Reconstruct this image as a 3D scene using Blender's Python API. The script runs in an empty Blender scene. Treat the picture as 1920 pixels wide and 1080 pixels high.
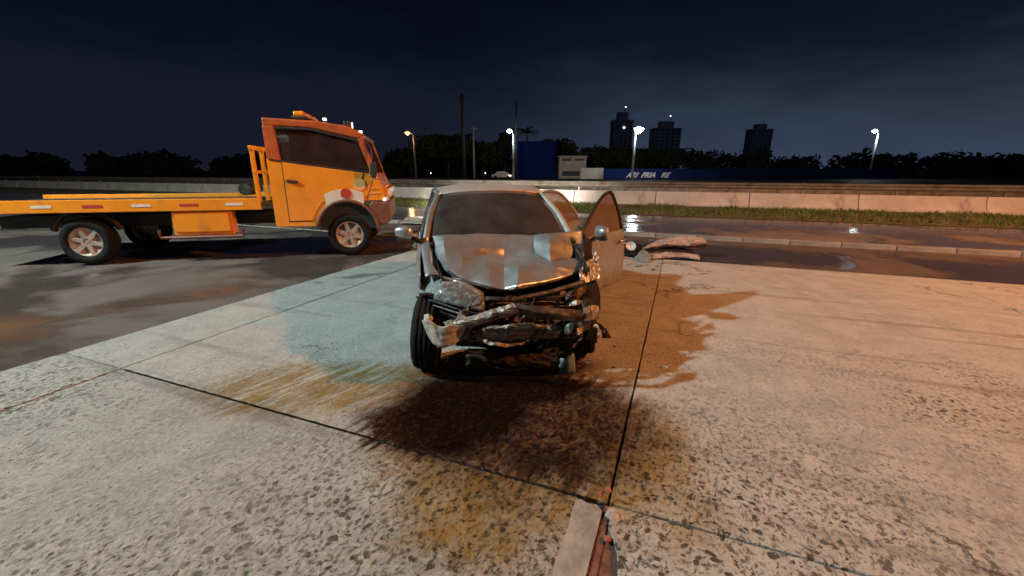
import bpy, bmesh, math, random
from math import radians as R, sin, cos, pi, atan2, sqrt
from mathutils import Vector, Matrix, noise

random.seed(7)
scene = bpy.context.scene
col = scene.collection

# ------------------------------------------------------------------ camera
FPX = 785.0                       # focal length in pixels of a 1920 px wide picture
PITCH = R(15.7)
CAMZ = 1.65
cd = bpy.data.cameras.new("camera")
cam = bpy.data.objects.new("camera", cd)
col.objects.link(cam)
cam.location = (0, 0, CAMZ)
cam.rotation_euler = (R(90) - PITCH, 0, 0)
cd.sensor_width = 36.0
cd.lens = FPX / 1920.0 * 36.0
cd.clip_start = 0.05
cd.clip_end = 4000
scene.camera = cam

# ------------------------------------------------------------------ view + world
vs = scene.view_settings
vs.view_transform = 'Standard'
vs.look = 'None'
vs.exposure = 0.0
vs.gamma = 1.0
scene.render.engine = 'CYCLES'
scene.cycles.use_denoising = True
scene.cycles.max_bounces = 6
scene.cycles.sample_clamp_indirect = 4.0
scene.cycles.transparent_max_bounces = 12

world = bpy.data.worlds.new("World")
scene.world = world
world.use_nodes = True
wn = world.node_tree
wn.nodes.clear()


class NT:
    """small helper to write node graphs"""
    def __init__(self, tree):
        self.t = tree

    def n(self, kind, **props):
        nd = self.t.nodes.new(kind)
        for k, v in props.items():
            setattr(nd, k, v)
        return nd

    def put(self, sock, v):
        if v is None:
            return
        if hasattr(v, 'is_output') or isinstance(v, bpy.types.NodeSocket):
            self.t.links.new(v, sock)
        else:
            sock.default_value = v

    def math(self, op, a, b=None, c=None, clamp=False):
        nd = self.n('ShaderNodeMath', operation=op)
        nd.use_clamp = clamp
        self.put(nd.inputs[0], a)
        self.put(nd.inputs[1], b)
        if c is not None:
            self.put(nd.inputs[2], c)
        return nd.outputs[0]

    def smooth(self, v, lo, hi, a=0.0, b=1.0):
        nd = self.n('ShaderNodeMapRange', interpolation_type='SMOOTHSTEP')
        self.put(nd.inputs[0], v)
        nd.inputs[1].default_value = lo
        nd.inputs[2].default_value = hi
        nd.inputs[3].default_value = a
        nd.inputs[4].default_value = b
        return nd.outputs[0]

    def mix(self, f, a, b, mode='MIX'):
        nd = self.n('ShaderNodeMix', data_type='RGBA', blend_type=mode)
        self.put(nd.inputs[0], f)
        self.put(nd.inputs[6], a if not isinstance(a, tuple) or len(a) == 4 else (*a, 1))
        self.put(nd.inputs[7], b if not isinstance(b, tuple) or len(b) == 4 else (*b, 1))
        return nd.outputs[2]

    def noise(self, vec, scale, detail=3.0, rough=0.55, dist=0.0):
        nd = self.n('ShaderNodeTexNoise')
        self.put(nd.inputs['Vector'], vec)
        nd.inputs['Scale'].default_value = scale
        nd.inputs['Detail'].default_value = detail
        nd.inputs['Roughness'].default_value = rough
        nd.inputs['Distortion'].default_value = dist
        return nd.outputs[0]

    def voro(self, vec, scale, feature='F1', rnd=1.0):
        nd = self.n('ShaderNodeTexVoronoi', feature=feature)
        self.put(nd.inputs['Vector'], vec)
        nd.inputs['Scale'].default_value = scale
        nd.inputs['Randomness'].default_value = rnd
        return nd

    def mapping(self, vec, loc=(0, 0, 0), rot=(0, 0, 0), scale=(1, 1, 1), vtype='POINT'):
        nd = self.n('ShaderNodeMapping', vector_type=vtype)
        self.put(nd.inputs[0], vec)
        nd.inputs['Location'].default_value = loc
        nd.inputs['Rotation'].default_value = rot
        nd.inputs['Scale'].default_value = scale
        return nd.outputs[0]

    def bump(self, h, strength, dist=0.02, normal=None):
        nd = self.n('ShaderNodeBump')
        nd.inputs['Strength'].default_value = strength
        nd.inputs['Distance'].default_value = dist
        self.put(nd.inputs['Height'], h)
        if normal is not None:
            self.put(nd.inputs['Normal'], normal)
        return nd.outputs[0]


# night sky: a trace of twilight and the glow of the city above the horizon (brighter to the right)
W = NT(wn)
tc = W.n('ShaderNodeTexCoord')
sep = W.n('ShaderNodeSeparateXYZ')
wn.links.new(tc.outputs['Generated'], sep.inputs[0])
up = W.math('MAXIMUM', sep.outputs[2], 0.0)
cl = W.noise(W.mapping(tc.outputs['Generated'], scale=(1.4, 1.4, 5.0)), 2.2, 4, 0.6)
up2 = W.math('ADD', up, W.math('MULTIPLY', W.math('SUBTRACT', cl, 0.5), 0.19))
rampR = W.n('ShaderNodeValToRGB')
e = rampR.color_ramp.elements
e[0].position = 0.0
e[0].color = (0.033, 0.052, 0.098, 1)
e[1].position = 0.42
e[1].color = (0.0008, 0.0013, 0.0042, 1)
x = e.new(0.12); x.color = (0.018, 0.029, 0.052, 1)
x = e.new(0.22); x.color = (0.0042, 0.0064, 0.0160, 1)
rampL = W.n('ShaderNodeValToRGB')
e = rampL.color_ramp.elements
e[0].position = 0.0
e[0].color = (0.0085, 0.0100, 0.0215, 1)
e[1].position = 0.42
e[1].color = (0.0007, 0.0011, 0.0037, 1)
x = e.new(0.14); x.color = (0.0075, 0.0090, 0.019, 1)
x = e.new(0.24); x.color = (0.0030, 0.0042, 0.0110, 1)
wn.links.new(up2, rampR.inputs[0])
wn.links.new(up2, rampL.inputs[0])
az = W.smooth(sep.outputs[0], -0.22, 0.40)
glow = W.mix(az, rampL.outputs[0], rampR.outputs[0])
sky = W.n('ShaderNodeTexSky', sky_type='NISHITA')
sky.sun_disc = False
sky.sun_elevation = R(-5.0)
sky.sun_rotation = R(60)
bg1 = W.n('ShaderNodeBackground')
wn.links.new(glow, bg1.inputs[0])
bg1.inputs[1].default_value = 1.0
bg2 = W.n('ShaderNodeBackground')
wn.links.new(sky.outputs[0], bg2.inputs[0])
bg2.inputs[1].default_value = 0.05
addw = W.n('ShaderNodeAddShader')
wn.links.new(bg1.outputs[0], addw.inputs[0])
wn.links.new(bg2.outputs[0], addw.inputs[1])
wout = W.n('ShaderNodeOutputWorld')
wn.links.new(addw.outputs[0], wout.inputs[0])

# lamps of the place and one added barrier spot: positions and strengths (the lamp builders below use these)
WHITE = (0.82, 1.0, 0.95)
SODIUM = (1.0, 0.33, 0.085)
KEY_POS, KEY_W = Vector((-13.5, 2.5, 10.6)), 11800.0
SOD_POS, SOD_W = Vector((14.0, 1.2, 9.9)), 12200.0
FLOOD_W = 27000.0  # strength of the added spot that brightens the barrier

# ------------------------------------------------------------------ pixel helpers


def ray(px, py):
    a = Vector(((px - 960) / FPX, 1.0, -(py - 540) / FPX))
    c, s = cos(PITCH), sin(PITCH)
    return Vector((a.x, a.y * c + a.z * s, -a.y * s + a.z * c))


def P(px, py, d):
    r = ray(px, py)
    return Vector((0, 0, CAMZ)) + r * (d / r.y)


def G(px, py, z=0.0):
    r = ray(px, py)
    return Vector((0, 0, CAMZ)) + r * ((z - CAMZ) / r.z)


# ------------------------------------------------------------------ object helpers


def setp(o, label=None, cat=None, group=None, kind=None):
    if label: o['label'] = label
    if cat: o['category'] = cat
    if group: o['group'] = group
    if kind: o['kind'] = kind
    return o


def empty(name, loc=(0, 0, 0), rz=0.0, **kw):
    o = bpy.data.objects.new(name, None)
    o.empty_display_size = 0.2
    o.location = loc
    o.rotation_euler = (0, 0, rz)
    col.objects.link(o)
    return setp(o, **kw)


def link(name, me, mat, parent=None, smooth=False, **kw):
    if mat is not None and not me.materials:
        me.materials.append(mat)
    if smooth:
        me.polygons.foreach_set('use_smooth', [True] * len(me.polygons))
    o = bpy.data.objects.new(name, me)
    col.objects.link(o)
    if parent is not None:
        o.parent = parent
    return setp(o, **kw)


class MB:
    def __init__(self):
        self.v, self.f = [], []

    def add(self, vs_, fs):
        b = len(self.v)
        self.v += [tuple(p) for p in vs_]
        self.f += [tuple(b + i for i in f) for f in fs]
        return self

    def box(self, c, s, rz=0.0, m=None):
        cx, cy, cz = c
        hx, hy, hz = s[0] / 2, s[1] / 2, s[2] / 2
        pts = []
        for dz in (-hz, hz):
            for dx, dy in ((-hx, -hy), (hx, -hy), (hx, hy), (-hx, hy)):
                p = Vector((dx, dy, dz))
                if rz:
                    p = Matrix.Rotation(rz, 3, 'Z') @ p
                if m is not None:
                    p = m @ p
                pts.append(p + Vector((cx, cy, cz)))
        return self.add(pts, [(3, 2, 1, 0), (4, 5, 6, 7), (0, 1, 5, 4), (1, 2, 6, 5), (2, 3, 7, 6), (3, 0, 4, 7)])

    def prism(self, pts2, fn, a, b):
        """polygon pts2 swept between fn(p, a) and fn(p, b)"""
        n = len(pts2)
        va = [fn(p, a) for p in pts2]
        vb = [fn(p, b) for p in pts2]
        fs = [tuple(range(n - 1, -1, -1)), tuple(range(n, 2 * n))]
        fs += [(i, (i + 1) % n, n + (i + 1) % n, n + i) for i in range(n)]
        return self.add(va + vb, fs)

    def tube(self, pts, r, seg=8, r2=None):
        pts = [Vector(p) for p in pts]
        n = len(pts)
        rings = []
        for i, p in enumerate(pts):
            t = (pts[min(i + 1, n - 1)] - pts[max(i - 1, 0)]).normalized()
            a = t.orthogonal() if i == 0 else (rings_x - t * rings_x.dot(t))
            a.normalize()
            rings_x = a
            b = t.cross(a)
            rr = r if r2 is None else r + (r2 - r) * i / max(1, n - 1)
            rings.append([p + (a * cos(2 * pi * k / seg) + b * sin(2 * pi * k / seg)) * rr for k in range(seg)])
        vs_ = [q for ring in rings for q in ring]
        fs = []
        for i in range(n - 1):
            for k in range(seg):
                k2 = (k + 1) % seg
                fs.append((i * seg + k, i * seg + k2, (i + 1) * seg + k2, (i + 1) * seg + k))
        fs.append(tuple(range(seg - 1, -1, -1)))
        fs.append(tuple((n - 1) * seg + k for k in range(seg)))
        return self.add(vs_, fs)

    def lathe(self, prof, axis, centre, seg=32, closed=False):
        """prof: (radius, along-axis) pairs"""
        ax = Vector(axis).normalized()
        a = ax.orthogonal().normalized()
        b = ax.cross(a)
        c = Vector(centre)
        vs_ = []
        for k in range(seg):
            d = a * cos(2 * pi * k / seg) + b * sin(2 * pi * k / seg)
            for r_, h in prof:
                vs_.append(c + d * r_ + ax * h)
        m = len(prof)
        fs = []
        for k in range(seg):
            k2 = (k + 1) % seg
            for j in range(m if closed else m - 1):
                j2 = (j + 1) % m
                fs.append((k * m + j, k * m + j2, k2 * m + j2, k2 * m + j))
        return self.add(vs_, fs)

    def mesh(self, name):
        me = bpy.data.meshes.new(name)
        me.from_pydata(self.v, [], self.f)
        bm = bmesh.new()
        bm.from_mesh(me)
        bmesh.ops.recalc_face_normals(bm, faces=bm.faces)
        bm.to_mesh(me)
        bm.free()
        me.update()
        return me

    def build(self, name, mat, parent=None, smooth=False, bevel=0.0, **kw):
        o = link(name, self.mesh(name), mat, parent, smooth, **kw)
        if bevel:
            m = o.modifiers.new("bevel", 'BEVEL')
            m.width = bevel
            m.segments = 2
            m.limit_method = 'ANGLE'
        return o


def crv(pts, n):
    """Catmull-Rom samples through pts, n per span"""
    pts = [Vector(p) for p in pts]
    out = []
    for i in range(len(pts) - 1):
        p0 = pts[i - 1] if i else pts[0] * 2 - pts[1]
        p1, p2 = pts[i], pts[i + 1]
        p3 = pts[i + 2] if i + 2 < len(pts) else pts[-1] * 2 - pts[-2]
        for k in range(n):
            t = k / n
            out.append(0.5 * ((2 * p1) + (p2 - p0) * t + (2 * p0 - 5 * p1 + 4 * p2 - p3) * t * t
                              + (3 * p1 - p0 - 3 * p2 + p3) * t ** 3))
    out.append(pts[-1])
    return out


def lin(pts, n):
    pts = [Vector(p) for p in pts]
    out = []
    for i in range(len(pts) - 1):
        for k in range(n):
            out.append(pts[i].lerp(pts[i + 1], k / n))
    out.append(pts[-1])
    return out


def surf(name, rows, mat, parent=None, nu=4, nv=4, thick=0.0, smooth=True, amp=0.0, freq=6.0, seed=0.0,
         fu=crv, fv=crv, offset=-1.0, crease=0.0, folds=None, **kw):
    """a panel through a grid of control points, crumpled by noise, with sheet thickness"""
    rr = [fu(r, nu) for r in rows]
    cols_ = [fv([r[i] for r in rr], nv) for i in range(len(rr[0]))]
    nr, nc = len(cols_[0]), len(cols_)
    V = []
    for j in range(nr):
        for i in range(nc):
            p = cols_[i][j].copy()
            if amp:
                q = p * freq + Vector((seed, seed * 1.7, seed * .3))
                nz = noise.noise_vector(q)
                nz2 = noise.noise_vector(q * 2.3)
                p += (nz + nz2 * 0.5) * amp
                if crease:
                    if folds:
                        q = Vector((p.x * folds[0] + seed, p.y * folds[1], p.z * folds[2] + seed * 2))
                    k1 = 0.5 - abs(noise.noise(q * 1.3)) * 2.2
                    k2 = 0.5 - abs(noise.noise(q * 2.9 + Vector((7, 1, 3)))) * 2.0
                    p += Vector((0.1, -0.8, 0.6)) * (k1 + 0.45 * k2) * crease
            V.append(p)
    F = [(j * nc + i, j * nc + i + 1, (j + 1) * nc + i + 1, (j + 1) * nc + i) for j in range(nr - 1) for i in range(nc - 1)]
    mb = MB().add(V, F)
    o = mb.build(name, mat, parent, smooth=smooth, **kw)
    if thick:
        m = o.modifiers.new("sheet", 'SOLIDIFY')
        m.thickness = thick
        m.offset = offset
    return o


# ------------------------------------------------------------------ materials
MATS = {}


def mat(name, base=(0.5, 0.5, 0.5), rough=0.5, metal=0.0, spec=0.5, coat=0.0, var=0.0, vscale=8.0, bump=0.0, bscale=40.0,
        dirt=None, dscale=3.0, dlo=0.5, dhi=0.7, emit=None, estr=0.0, coords='Object', rvar=0.0):
    if name in MATS:
        return MATS[name]
    m = bpy.data.materials.new(name)
    m.use_nodes = True
    t = NT(m.node_tree)
    b = m.node_tree.nodes['Principled BSDF']
    b.inputs['Roughness'].default_value = rough
    b.inputs['Metallic'].default_value = metal
    b.inputs['Specular IOR Level'].default_value = spec
    b.inputs['Coat Weight'].default_value = coat
    b.inputs['Coat Roughness'].default_value = 0.12
    tcn = t.n('ShaderNodeTexCoord')
    vec = tcn.outputs[coords]
    c = (*base, 1)
    if var:
        nz = t.noise(vec, vscale, 4, 0.6)
        dark = tuple(x_ * (1 - var) for x_ in base)
        lite = tuple(min(1, x_ * (1 + var)) for x_ in base)
        c = t.mix(t.smooth(nz, 0.3, 0.7), dark, lite)
    if dirt:
        nz = t.noise(vec, dscale, 5, 0.65, 0.6)
        f = t.smooth(nz, dlo, dhi)
        c = t.mix(f, c, dirt)
        t.put(b.inputs['Roughness'], t.math('ADD', t.math('MULTIPLY', f, 0.3), rough, clamp=True))
    elif rvar:
        nz = t.noise(vec, vscale * 0.7, 4, 0.6)
        t.put(b.inputs['Roughness'], t.smooth(nz, 0.3, 0.7, max(0.03, rough - rvar), min(1, rough + rvar)))
    t.put(b.inputs['Base Color'], c)
    if bump:
        t.put(b.inputs['Normal'], t.bump(t.noise(vec, bscale, 4, 0.6), bump, 0.02))
    if emit:
        b.inputs['Emission Color'].default_value = (*emit, 1)
        b.inputs['Emission Strength'].default_value = estr
    MATS[name] = m
    return m


def glass(name, tint=(0.05, 0.05, 0.05), dust=(0.30, 0.28, 0.26), amount=0.5, rough=0.08, vscale=3.0, lo=0.25, hi=0.8, tcol=(0.6, 0.65, 0.65)):
    m = bpy.data.materials.new(name)
    m.use_nodes = True
    t = NT(m.node_tree)
    nt = m.node_tree
    b = nt.nodes['Principled BSDF']
    out = nt.nodes['Material Output']
    b.inputs['Roughness'].default_value = rough
    b.inputs['Base Color'].default_value = (*tint, 1)
    b.inputs['Specular IOR Level'].default_value = 0.6
    tr = t.n('ShaderNodeBsdfTransparent')
    tr.inputs[0].default_value = (*tcol, 1)
    gl = t.n('ShaderNodeBsdfGlossy')
    gl.inputs['Roughness'].default_value = rough
    fr = t.n('ShaderNodeFresnel')
    fr.inputs[0].default_value = 1.5
    ms = t.n('ShaderNodeMixShader')
    nt.links.new(fr.outputs[0], ms.inputs[0])
    nt.links.new(tr.outputs[0], ms.inputs[1])
    nt.links.new(gl.outputs[0], ms.inputs[2])
    df = t.n('ShaderNodeBsdfDiffuse')
    df.inputs[0].default_value = (*dust, 1)
    tcn = t.n('ShaderNodeTexCoord')
    nz = t.noise(tcn.outputs['Object'], vscale, 5, 0.65)
    f = t.smooth(nz, lo, hi, amount * 0.55, min(1.0, amount * 1.25))
    m2 = t.n('ShaderNodeMixShader')
    t.put(m2.inputs[0], f)
    nt.links.new(ms.outputs[0], m2.inputs[1])
    nt.links.new(df.outputs[0], m2.inputs[2])
    nt.links.new(m2.outputs[0], out.inputs[0])
    nt.nodes.remove(b)
    MATS[name] = m
    return m


def emit(name, color, strength):
    m = bpy.data.materials.new(name)
    m.use_nodes = True
    nt = m.node_tree
    b = nt.nodes['Principled BSDF']
    b.inputs['Base Color'].default_value = (0.8, 0.8, 0.8, 1)
    b.inputs['Emission Color'].default_value = (*color, 1)
    b.inputs['Emission Strength'].default_value = strength
    MATS[name] = m
    return m


M_paint = mat('silver_paint', (0.42, 0.445, 0.475), 0.38, metal=0.65, coat=0.35, var=0.08, vscale=5, dirt=(0.20, 0.185, 0.165), dscale=5.0, dlo=0.50, dhi=0.80)
M_paint_edge = mat('bare_steel', (0.34, 0.285, 0.245), 0.42, metal=0.5, var=0.3, vscale=14, bump=0.25, bscale=60, dirt=(0.07, 0.045, 0.03), dscale=7, dlo=0.52, dhi=0.66)
M_dark_steel = mat('dark_steel', (0.105, 0.10, 0.09), 0.42, metal=0.6, var=0.4, vscale=18, bump=0.4, bscale=70, dirt=(0.05, 0.035, 0.025), dscale=8, dlo=0.45, dhi=0.62)
M_lampbowl = mat('headlamp_bowl', (0.66, 0.68, 0.70), 0.25, metal=0.25, var=0.45, vscale=40)
M_grease = mat('greasy_black', (0.014, 0.012, 0.011), 0.5, spec=0.2, var=0.5, vscale=22, bump=0.5, bscale=50)
M_black = mat('black_plastic', (0.016, 0.016, 0.018), 0.45, spec=0.35, var=0.3, vscale=15, bump=0.15, bscale=120)
M_tray = mat('undertray_plastic', (0.034, 0.026, 0.020), 0.6, spec=0.3, var=0.4, vscale=10, bump=0.3, bscale=40, dirt=(0.045, 0.028, 0.018), dscale=5)
M_tray.node_tree.nodes['Principled BSDF'].inputs['Specular IOR Level'].default_value = 0.12
M_rubber = mat('tyre_rubber', (0.014, 0.015, 0.016), 0.8, spec=0.15, var=0.3, vscale=30, bump=0.2, bscale=90)
M_alloy = mat('alloy_metal', (0.45, 0.45, 0.45), 0.35, metal=0.8, dirt=(0.08, 0.07, 0.06), dscale=7)
M_liner = mat('torn_pale_plastic', (0.48, 0.43, 0.36), 0.55, var=0.25, vscale=12, dirt=(0.12, 0.10, 0.08), dscale=9, dlo=0.52, dhi=0.66)
M_greyflap = mat('grey_flap_plastic', (0.19, 0.24, 0.25), 0.4, var=0.3, vscale=12)
M_copper = mat('dusty_fins', (0.20, 0.15, 0.11), 0.4, metal=0.5, var=0.4, vscale=25, bump=0.6, bscale=90)
M_seat = mat('seat_fabric', (0.075, 0.070, 0.066), 0.85, var=0.2, vscale=20)
M_chrome = mat('headlamp_reflector', (0.72, 0.73, 0.75), 0.20, metal=0.35, var=0.3, vscale=30, bump=0.6, bscale=35)
M_glass_ws = glass('dusty_windscreen', dust=(0.13, 0.12, 0.12), amount=0.38, rough=0.12)
M_glass_door = glass('brown_dust_glass', dust=(0.15, 0.115, 0.095), amount=1.3, rough=0.10)
M_glass_lens = glass('cracked_lens', dust=(0.7, 0.74, 0.76), amount=0.26, rough=0.05, vscale=20, lo=0.45, hi=0.6, tcol=(0.9, 0.92, 0.92))
M_glass_truck = glass('truck_glass', dust=(0.12, 0.06, 0.05), amount=0.35, rough=0.06, tcol=(0.35, 0.35, 0.35))
M_orange = mat('orange_truck_paint', (0.88, 0.31, 0.020), 0.26, coat=0.6, var=0.06, vscale=3, dirt=(0.42, 0.15, 0.03), dscale=2.2, dlo=0.52, dhi=0.8)
M_orange_dark = mat('red_orange_cab_trim', (0.46, 0.10, 0.022), 0.35, coat=0.3, var=0.12, vscale=4, dirt=(0.20, 0.06, 0.02), dscale=3)
M_bumper = mat('truck_bumper_plastic', (0.19, 0.075, 0.045), 0.5, var=0.15, vscale=5, dirt=(0.10, 0.05, 0.035), dscale=4)
M_truckblk = mat('truck_black_plastic', (0.03, 0.028, 0.028), 0.5, var=0.3)
M_white = mat('white_print', (0.72, 0.66, 0.58), 0.5, var=0.06)
M_cream = mat('cream_print', (0.74, 0.45, 0.17), 0.5, var=0.05)
M_redprint = mat('red_print', (0.45, 0.05, 0.03), 0.5)
M_barrier = mat('barrier_concrete', (0.50, 0.47, 0.44), 0.85, var=0.14, vscale=1.3, bump=0.3, bscale=18, dirt=(0.26, 0.23, 0.20), dscale=1.1, dlo=0.54, dhi=0.78)
M_rail = mat('galvanised_rail', (0.28, 0.25, 0.21), 0.5, metal=0.35, var=0.25, vscale=2.0, dirt=(0.13, 0.09, 0.06), dscale=1.6)
M_pole = mat('pole_concrete', (0.28, 0.27, 0.26), 0.8, var=0.15, vscale=2)
M_darkpole = mat('dark_pole', (0.045, 0.042, 0.042), 0.8, var=0.2, vscale=2)
M_kerb = mat('kerb_concrete', (0.26, 0.245, 0.23), 0.8, var=0.25, vscale=3, bump=0.3, bscale=30)
M_roadpaint = mat('worn_road_paint', (0.62, 0.60, 0.56), 0.6, var=0.2, vscale=6, dirt=(0.12, 0.11, 0.10), dscale=9, dlo=0.5, dhi=0.62)
M_blue = mat('blue_cladding', (0.004, 0.011, 0.085), 0.7, spec=0.05, var=0.15, vscale=0.4)
M_bluewall = mat('blue_wall_paint', (0.010, 0.026, 0.11), 0.8, spec=0.1, var=0.2, vscale=0.6)
M_beige = mat('beige_render', (0.36, 0.29, 0.24), 0.8, var=0.15, vscale=0.7)
M_palewall = mat('pale_wall_paint', (0.62, 0.58, 0.53), 0.8, var=0.15, vscale=0.5)
M_sign = mat('white_wall_lettering', (0.75, 0.75, 0.78), 0.7, var=0.1)
M_tower = mat('tower_render', (0.66, 0.67, 0.70), 0.8, var=0.08, vscale=0.05)
M_towerwin = mat('tower_window_dark', (0.05, 0.055, 0.07), 0.3)
M_leaf = mat('night_leaves', (0.030, 0.045, 0.022), 0.7, var=0.4, vscale=0.4)
M_bark = mat('bark', (0.10, 0.075, 0.055), 0.9, var=0.3, vscale=4)
M_debris = mat('torn_body_plastic', (0.36, 0.28, 0.25), 0.45, var=0.3, vscale=8, dirt=(0.12, 0.08, 0.06), dscale=5, dlo=0.5, dhi=0.65)
M_chip = mat('broken_concrete', (0.38, 0.33, 0.29), 0.9, var=0.3, vscale=20, bump=0.5, bscale=60)
M_redstone = mat('red_brick_rubble', (0.34, 0.13, 0.08), 0.9, var=0.35, vscale=25, bump=0.5, bscale=60)
E_white = emit('lamp_white_glass', (0.86, 1.0, 0.97), 40.0)
E_sodium = emit('lamp_sodium_glass', (1.0, 0.50, 0.13), 2.4)
E_head = emit('small_lit_lamp', (1.0, 0.90, 0.75), 2.5)
E_dim = emit('far_small_light', (0.95, 0.97, 1.0), 3.0)

# ------------------------------------------------------------------ ground materials
UA = Vector((0.930, -0.366, 0))    # along the road
TA = Vector((0.366, 0.930, 0))     # across the road, away from the viewer
GRIDROT = atan2(UA.y, UA.x)


def ut(n, t, z=0.0):
    return UA * n + TA * t + Vector((0, 0, z))


def concrete_material():
    m = bpy.data.materials.new('pitted_concrete')
    m.use_nodes = True
    nt = m.node_tree
    t = NT(nt)
    b = nt.nodes['Principled BSDF']
    pos = t.n('ShaderNodeTexCoord').outputs['Object']
    wob = t.n('ShaderNodeTexNoise')
    t.put(wob.inputs['Vector'], pos)
    wob.inputs['Scale'].default_value = 5.0
    wob.inputs['Detail'].default_value = 5.0
    wob.inputs['Roughness'].default_value = 0.7
    wsub = t.n('ShaderNodeVectorMath', operation='SUBTRACT')
    nt.links.new(wob.outputs['Color'], wsub.inputs[0])
    wsub.inputs[1].default_value = (0.5, 0.5, 0.5)

    def warped(k):
        sc = t.n('ShaderNodeVectorMath', operation='SCALE')
        nt.links.new(wsub.outputs[0], sc.inputs[0])
        sc.inputs['Scale'].default_value = k
        ad = t.n('ShaderNodeVectorMath', operation='ADD')
        nt.links.new(pos, ad.inputs[0])
        nt.links.new(sc.outputs[0], ad.inputs[1])
        return ad.outputs[0]
    wp = warped(0.55)
    wp2 = warped(0.10)

    def ellipse(vec, cx, cy, rx, ry, rot, lo=0.7, hi=1.15):
        mp = t.mapping(vec, (cx, cy, 0), (0, 0, rot), (rx, ry, 1000.0), 'TEXTURE')
        ln = t.n('ShaderNodeVectorMath', operation='LENGTH')
        nt.links.new(mp, ln.inputs[0])
        return t.smooth(ln.outputs['Value'], lo, hi, 1.0, 0.0)

    def mx(*fs):
        r = fs[0]
        for f in fs[1:]:
            r = t.math('MAXIMUM', r, f)
        return r

    # the ground's own colour
    big = t.noise(pos, 0.55, 4, 0.6)

    def aniso(vec, ang, sx, sy):
        return t.mapping(t.mapping(vec, rot=(0, 0, -ang)), scale=(sx, sy, 1.0))
    br = aniso(wp2, 1.08, 0.74, 1.0)           # along the sweep of the broom
    oi = t.n('ShaderNodeObjectInfo')
    mid = t.noise(pos, 3.2, 5, 0.65)
    fine = t.noise(pos, 60.0, 4, 0.7)
    c = t.mix(t.smooth(big, 0.3, 0.7), (0.295, 0.31, 0.30), (0.375, 0.39, 0.375))
    c = t.mix(t.smooth(mid, 0.35, 0.7), c, (0.42, 0.43, 0.415))
    c = t.mix(1.0, c, oi.outputs['Color'], 'MULTIPLY')
    grainy = t.noise(br, 40.0, 5, 0.68)
    coarse = t.noise(br, 16.0, 5, 0.66)
    patch = mx(t.smooth(t.noise(pos, 0.6, 5, 0.7), 0.44, 0.66), ellipse(wp, 0.3, 1.5, 2.1, 1.5, 0.0, 0.4, 1.3))
    patch2 = t.math('ADD', t.math('MULTIPLY', patch, 0.82), 0.18)
    sxyz = t.n('ShaderNodeSeparateXYZ')
    nt.links.new(wp, sxyz.inputs[0])
    worn = t.smooth(sxyz.outputs[1], 3.0, 4.3, 1.0, 0.22)       # the far ends of the slabs are less worn
    patch2 = t.math('MULTIPLY', patch2, worn)
    c = t.mix(t.math('MULTIPLY', t.smooth(grainy, 0.52, 0.66), 0.55), c, (0.53, 0.55, 0.53))
    lowp = t.math('MULTIPLY', t.smooth(grainy, 0.50, 0.38), patch2)
    c = t.mix(t.math('MULTIPLY', lowp, 0.85), c, (0.085, 0.074, 0.056))  # worn hollows, also darkened to stand in for lamp falloff in the foreground
    v1 = t.voro(t.mapping(br, scale=(1.25, 1.0, 1.0)), 27.0)
    v2 = t.voro(br, 58.0)
    sc1 = t.n('ShaderNodeSeparateColor')
    nt.links.new(v1.outputs['Color'], sc1.inputs[0])
    thr = t.math('MULTIPLY', t.math('SUBTRACT', sc1.outputs[0], 0.12), 0.66)
    d1 = t.math('SUBTRACT', thr, v1.outputs['Distance'])
    d1 = t.math('ADD', d1, t.math('MULTIPLY', t.math('SUBTRACT', fine, 0.5), 0.45))
    p1 = t.math('MULTIPLY', t.smooth(d1, -0.04, 0.13), patch2)
    sc2 = t.n('ShaderNodeSeparateColor')
    nt.links.new(v2.outputs['Color'], sc2.inputs[0])
    d2 = t.math('SUBTRACT', t.math('MULTIPLY', t.math('SUBTRACT', sc2.outputs[0], 0.30), 0.55), v2.outputs['Distance'])
    p2 = t.math('MULTIPLY', t.smooth(d2, -0.05, 0.12), t.smooth(coarse, 0.56, 0.42))
    pits = mx(t.math('MULTIPLY', p1, t.smooth(coarse, 0.60, 0.46)), t.math('MULTIPLY', p2, 0.8))
    c = t.mix(t.math('MULTIPLY', pits, 0.90), c, (0.036, 0.031, 0.025))
    # tyre tracks and hairline cracks
    trk = t.noise(aniso(wp2, GRIDROT, 0.10, 2.4), 1.6, 4, 0.6)
    c = t.mix(t.math('MULTIPLY', t.smooth(trk, 0.54, 0.70), 0.45), c, (0.15, 0.145, 0.135))
    ck = t.voro(wp, 0.42, 'DISTANCE_TO_EDGE')
    crk = t.math('MULTIPLY', t.smooth(ck.outputs['Distance'], 0.010, 0.003), t.smooth(big, 0.50, 0.58))
    c = t.mix(t.math('MULTIPLY', crk, 0.8), c, (0.05, 0.045, 0.04))
    # fluid stains in front of the car
    streak = t.noise(aniso(pos, 0.95, 1.3, 8.0), 1.7, 5, 0.7)
    sw = t.n('ShaderNodeTexNoise')             # ragged, swept edges of the spill
    t.put(sw.inputs['Vector'], aniso(pos, 0.95, 0.9, 7.0))
    sw.inputs['Scale'].default_value = 2.2
    sw.inputs['Detail'].default_value = 6.0
    sw.inputs['Roughness'].default_value = 0.7
    swd = t.math('MULTIPLY', t.math('SUBTRACT', sw.outputs[0], 0.5), 0.60)
    swv = t.n('ShaderNodeCombineXYZ')
    t.put(swv.inputs[0], t.math('MULTIPLY', swd, 0.58))
    t.put(swv.inputs[1], t.math('MULTIPLY', swd, 0.82))
    swa = t.n('ShaderNodeVectorMath', operation='ADD')
    nt.links.new(warped(0.22), swa.inputs[0])
    nt.links.new(swv.outputs[0], swa.inputs[1])
    wq = swa.outputs[0]
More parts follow.
